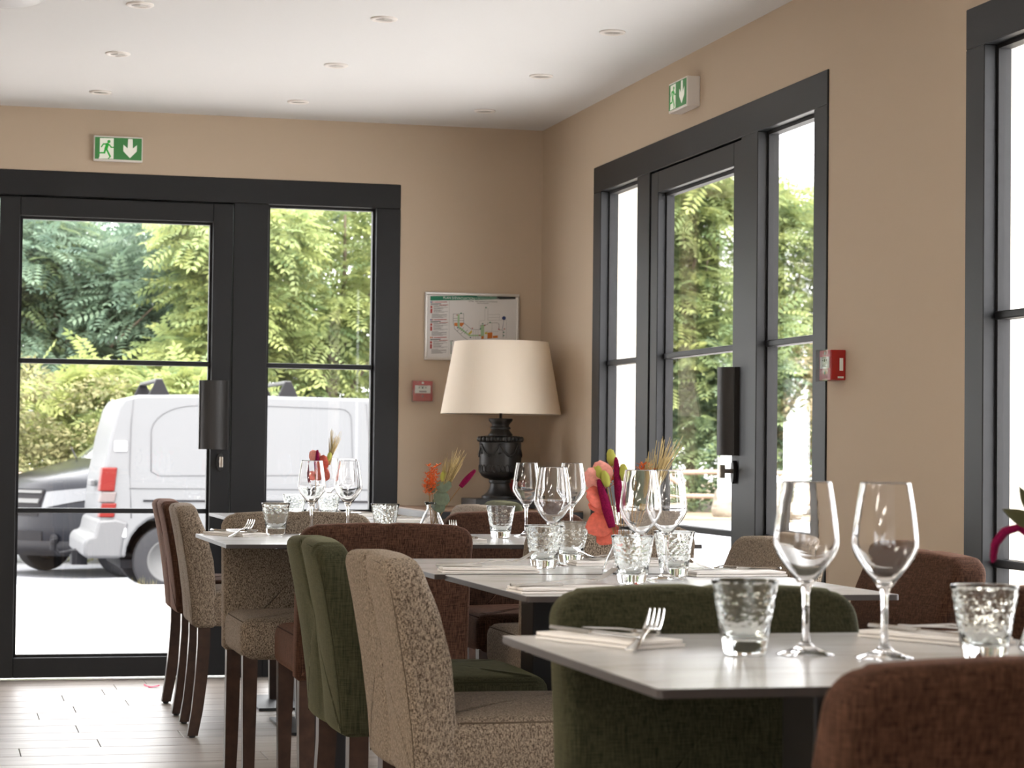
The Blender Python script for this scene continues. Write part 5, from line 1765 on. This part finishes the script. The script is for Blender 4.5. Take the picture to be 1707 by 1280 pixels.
tree('low green shoots beside the van roof bar', 2.0, 28.4, -0.3, lob(10, 7, 0, 0, 1.15, 0.35, 0.3, 0.6, 0.34), 520, 0.42, GA, YB, 0.8, 10, cat='shrub', name='young_tree')
tree('tall green tree far to the left of the parked vans', -3.6, 32.0, -0.3, lob(31, 16, 0, 0, 3.6, 1.4, 0.9, 2.0, 1.0), 1500, 0.5, GA, GB, 2.6, 31)
tree('second tall green tree left of the parked vans', -6.6, 32.5, -0.3, lob(32, 16, 0, 0, 3.6, 1.4, 0.9, 2.0, 1.0), 1500, 0.5, DA, GB, 2.6, 32)
tree('outermost green tree left of the parking ground', -9.8, 33.0, -0.3, lob(33, 16, 0, 0, 3.6, 1.5, 0.9, 2.0, 1.05), 1500, 0.5, GA, GB, 2.6, 33)
tree('dry yellow green hedge above the dark van', 0.95, 27.9, -0.35, lob(11, 26, 0, 0, 1.25, 1.0, 0.35, 1.05, 0.46), 13000, 0.080, HA, HB, 0.0, 11, tmpl=LEAF, cat='hedge', name='hedge_bush')
tree('second hedge bush behind the white van', 4.0, 29.5, -0.35, lob(12, 16, 0, 0, 0.9, 1.5, 0.4, 0.8, 0.55), 5000, 0.10, DA, GB, 0.0, 12, tmpl=LEAF, cat='hedge', name='hedge_bush')
# beyond the road, seen through the right door
tree('leafy tree filling the right door glass beyond the road', 13.9, 41.0, 0, lob(21, 20, 0, 0, 4.4, 1.1, 0.9, 2.0, 0.95), 3000, 0.55, GA, YB, 3.0, 21)
tree('darker tree low behind the fence in the right door glass', 14.3, 40.0, 0, lob(22, 14, 0, 0, 1.7, 0.9, 0.6, 1.0, 0.75), 2000, 0.50, DA, GB, 1.3, 22)
tree('rounded tree top against the sky in the right sidelight', 16.4, 42.0, 0, lob(23, 18, 0, 0, 4.2, 1.0, 0.9, 2.0, 0.95), 2800, 0.55, GA, YB, 3.0, 23)
tree('dry blossoming bush beyond the fence in the right sidelight', 15.6, 39.6, 0, lob(24, 16, 0, 0, 1.7, 0.75, 0.4, 1.0, 0.55), 6500, 0.10, (0.26, 0.24, 0.10), (0.55, 0.44, 0.28), 0.0, 24, tmpl=LEAF, cat='shrub', name='dry_bush')
tree('shaded tree behind the others beyond the road', 15.2, 44.5, 0, lob(25, 20, 0, 0, 3.3, 3.0, 0.8, 2.4, 1.25), 2800, 0.65, DA, GB, 2.8, 25)
tree('green shrub under the fence rail outside the right door', 13.1, 38.6, 0, lob(26, 12, 0, 0, 0.7, 1.0, 0.4, 0.5, 0.5), 4500, 0.10, DA, GB, 0.0, 26, tmpl=LEAF, cat='shrub', name='green_bush')
tree('tall leafy tree at the far right end beyond the road', 19.6, 42.5, 0, lob(27, 18, 0, 0, 4.2, 1.3, 0.9, 2.0, 1.0), 1800, 0.55, GA, GB, 3.0, 27)
tree('tall leafy tree left of the ones seen through the right door', 10.6, 42.0, 0, lob(28, 18, 0, 0, 3.8, 1.3, 0.9, 2.0, 1.0), 1800, 0.55, DA, GB, 3.0, 28)
tree('outermost shaded tree beyond the road', 23.0, 43.5, 0, lob(29, 18, 0, 0, 4.2, 1.5, 0.9, 2.0, 1.05), 1600, 0.55, DA, GB, 3.0, 29)
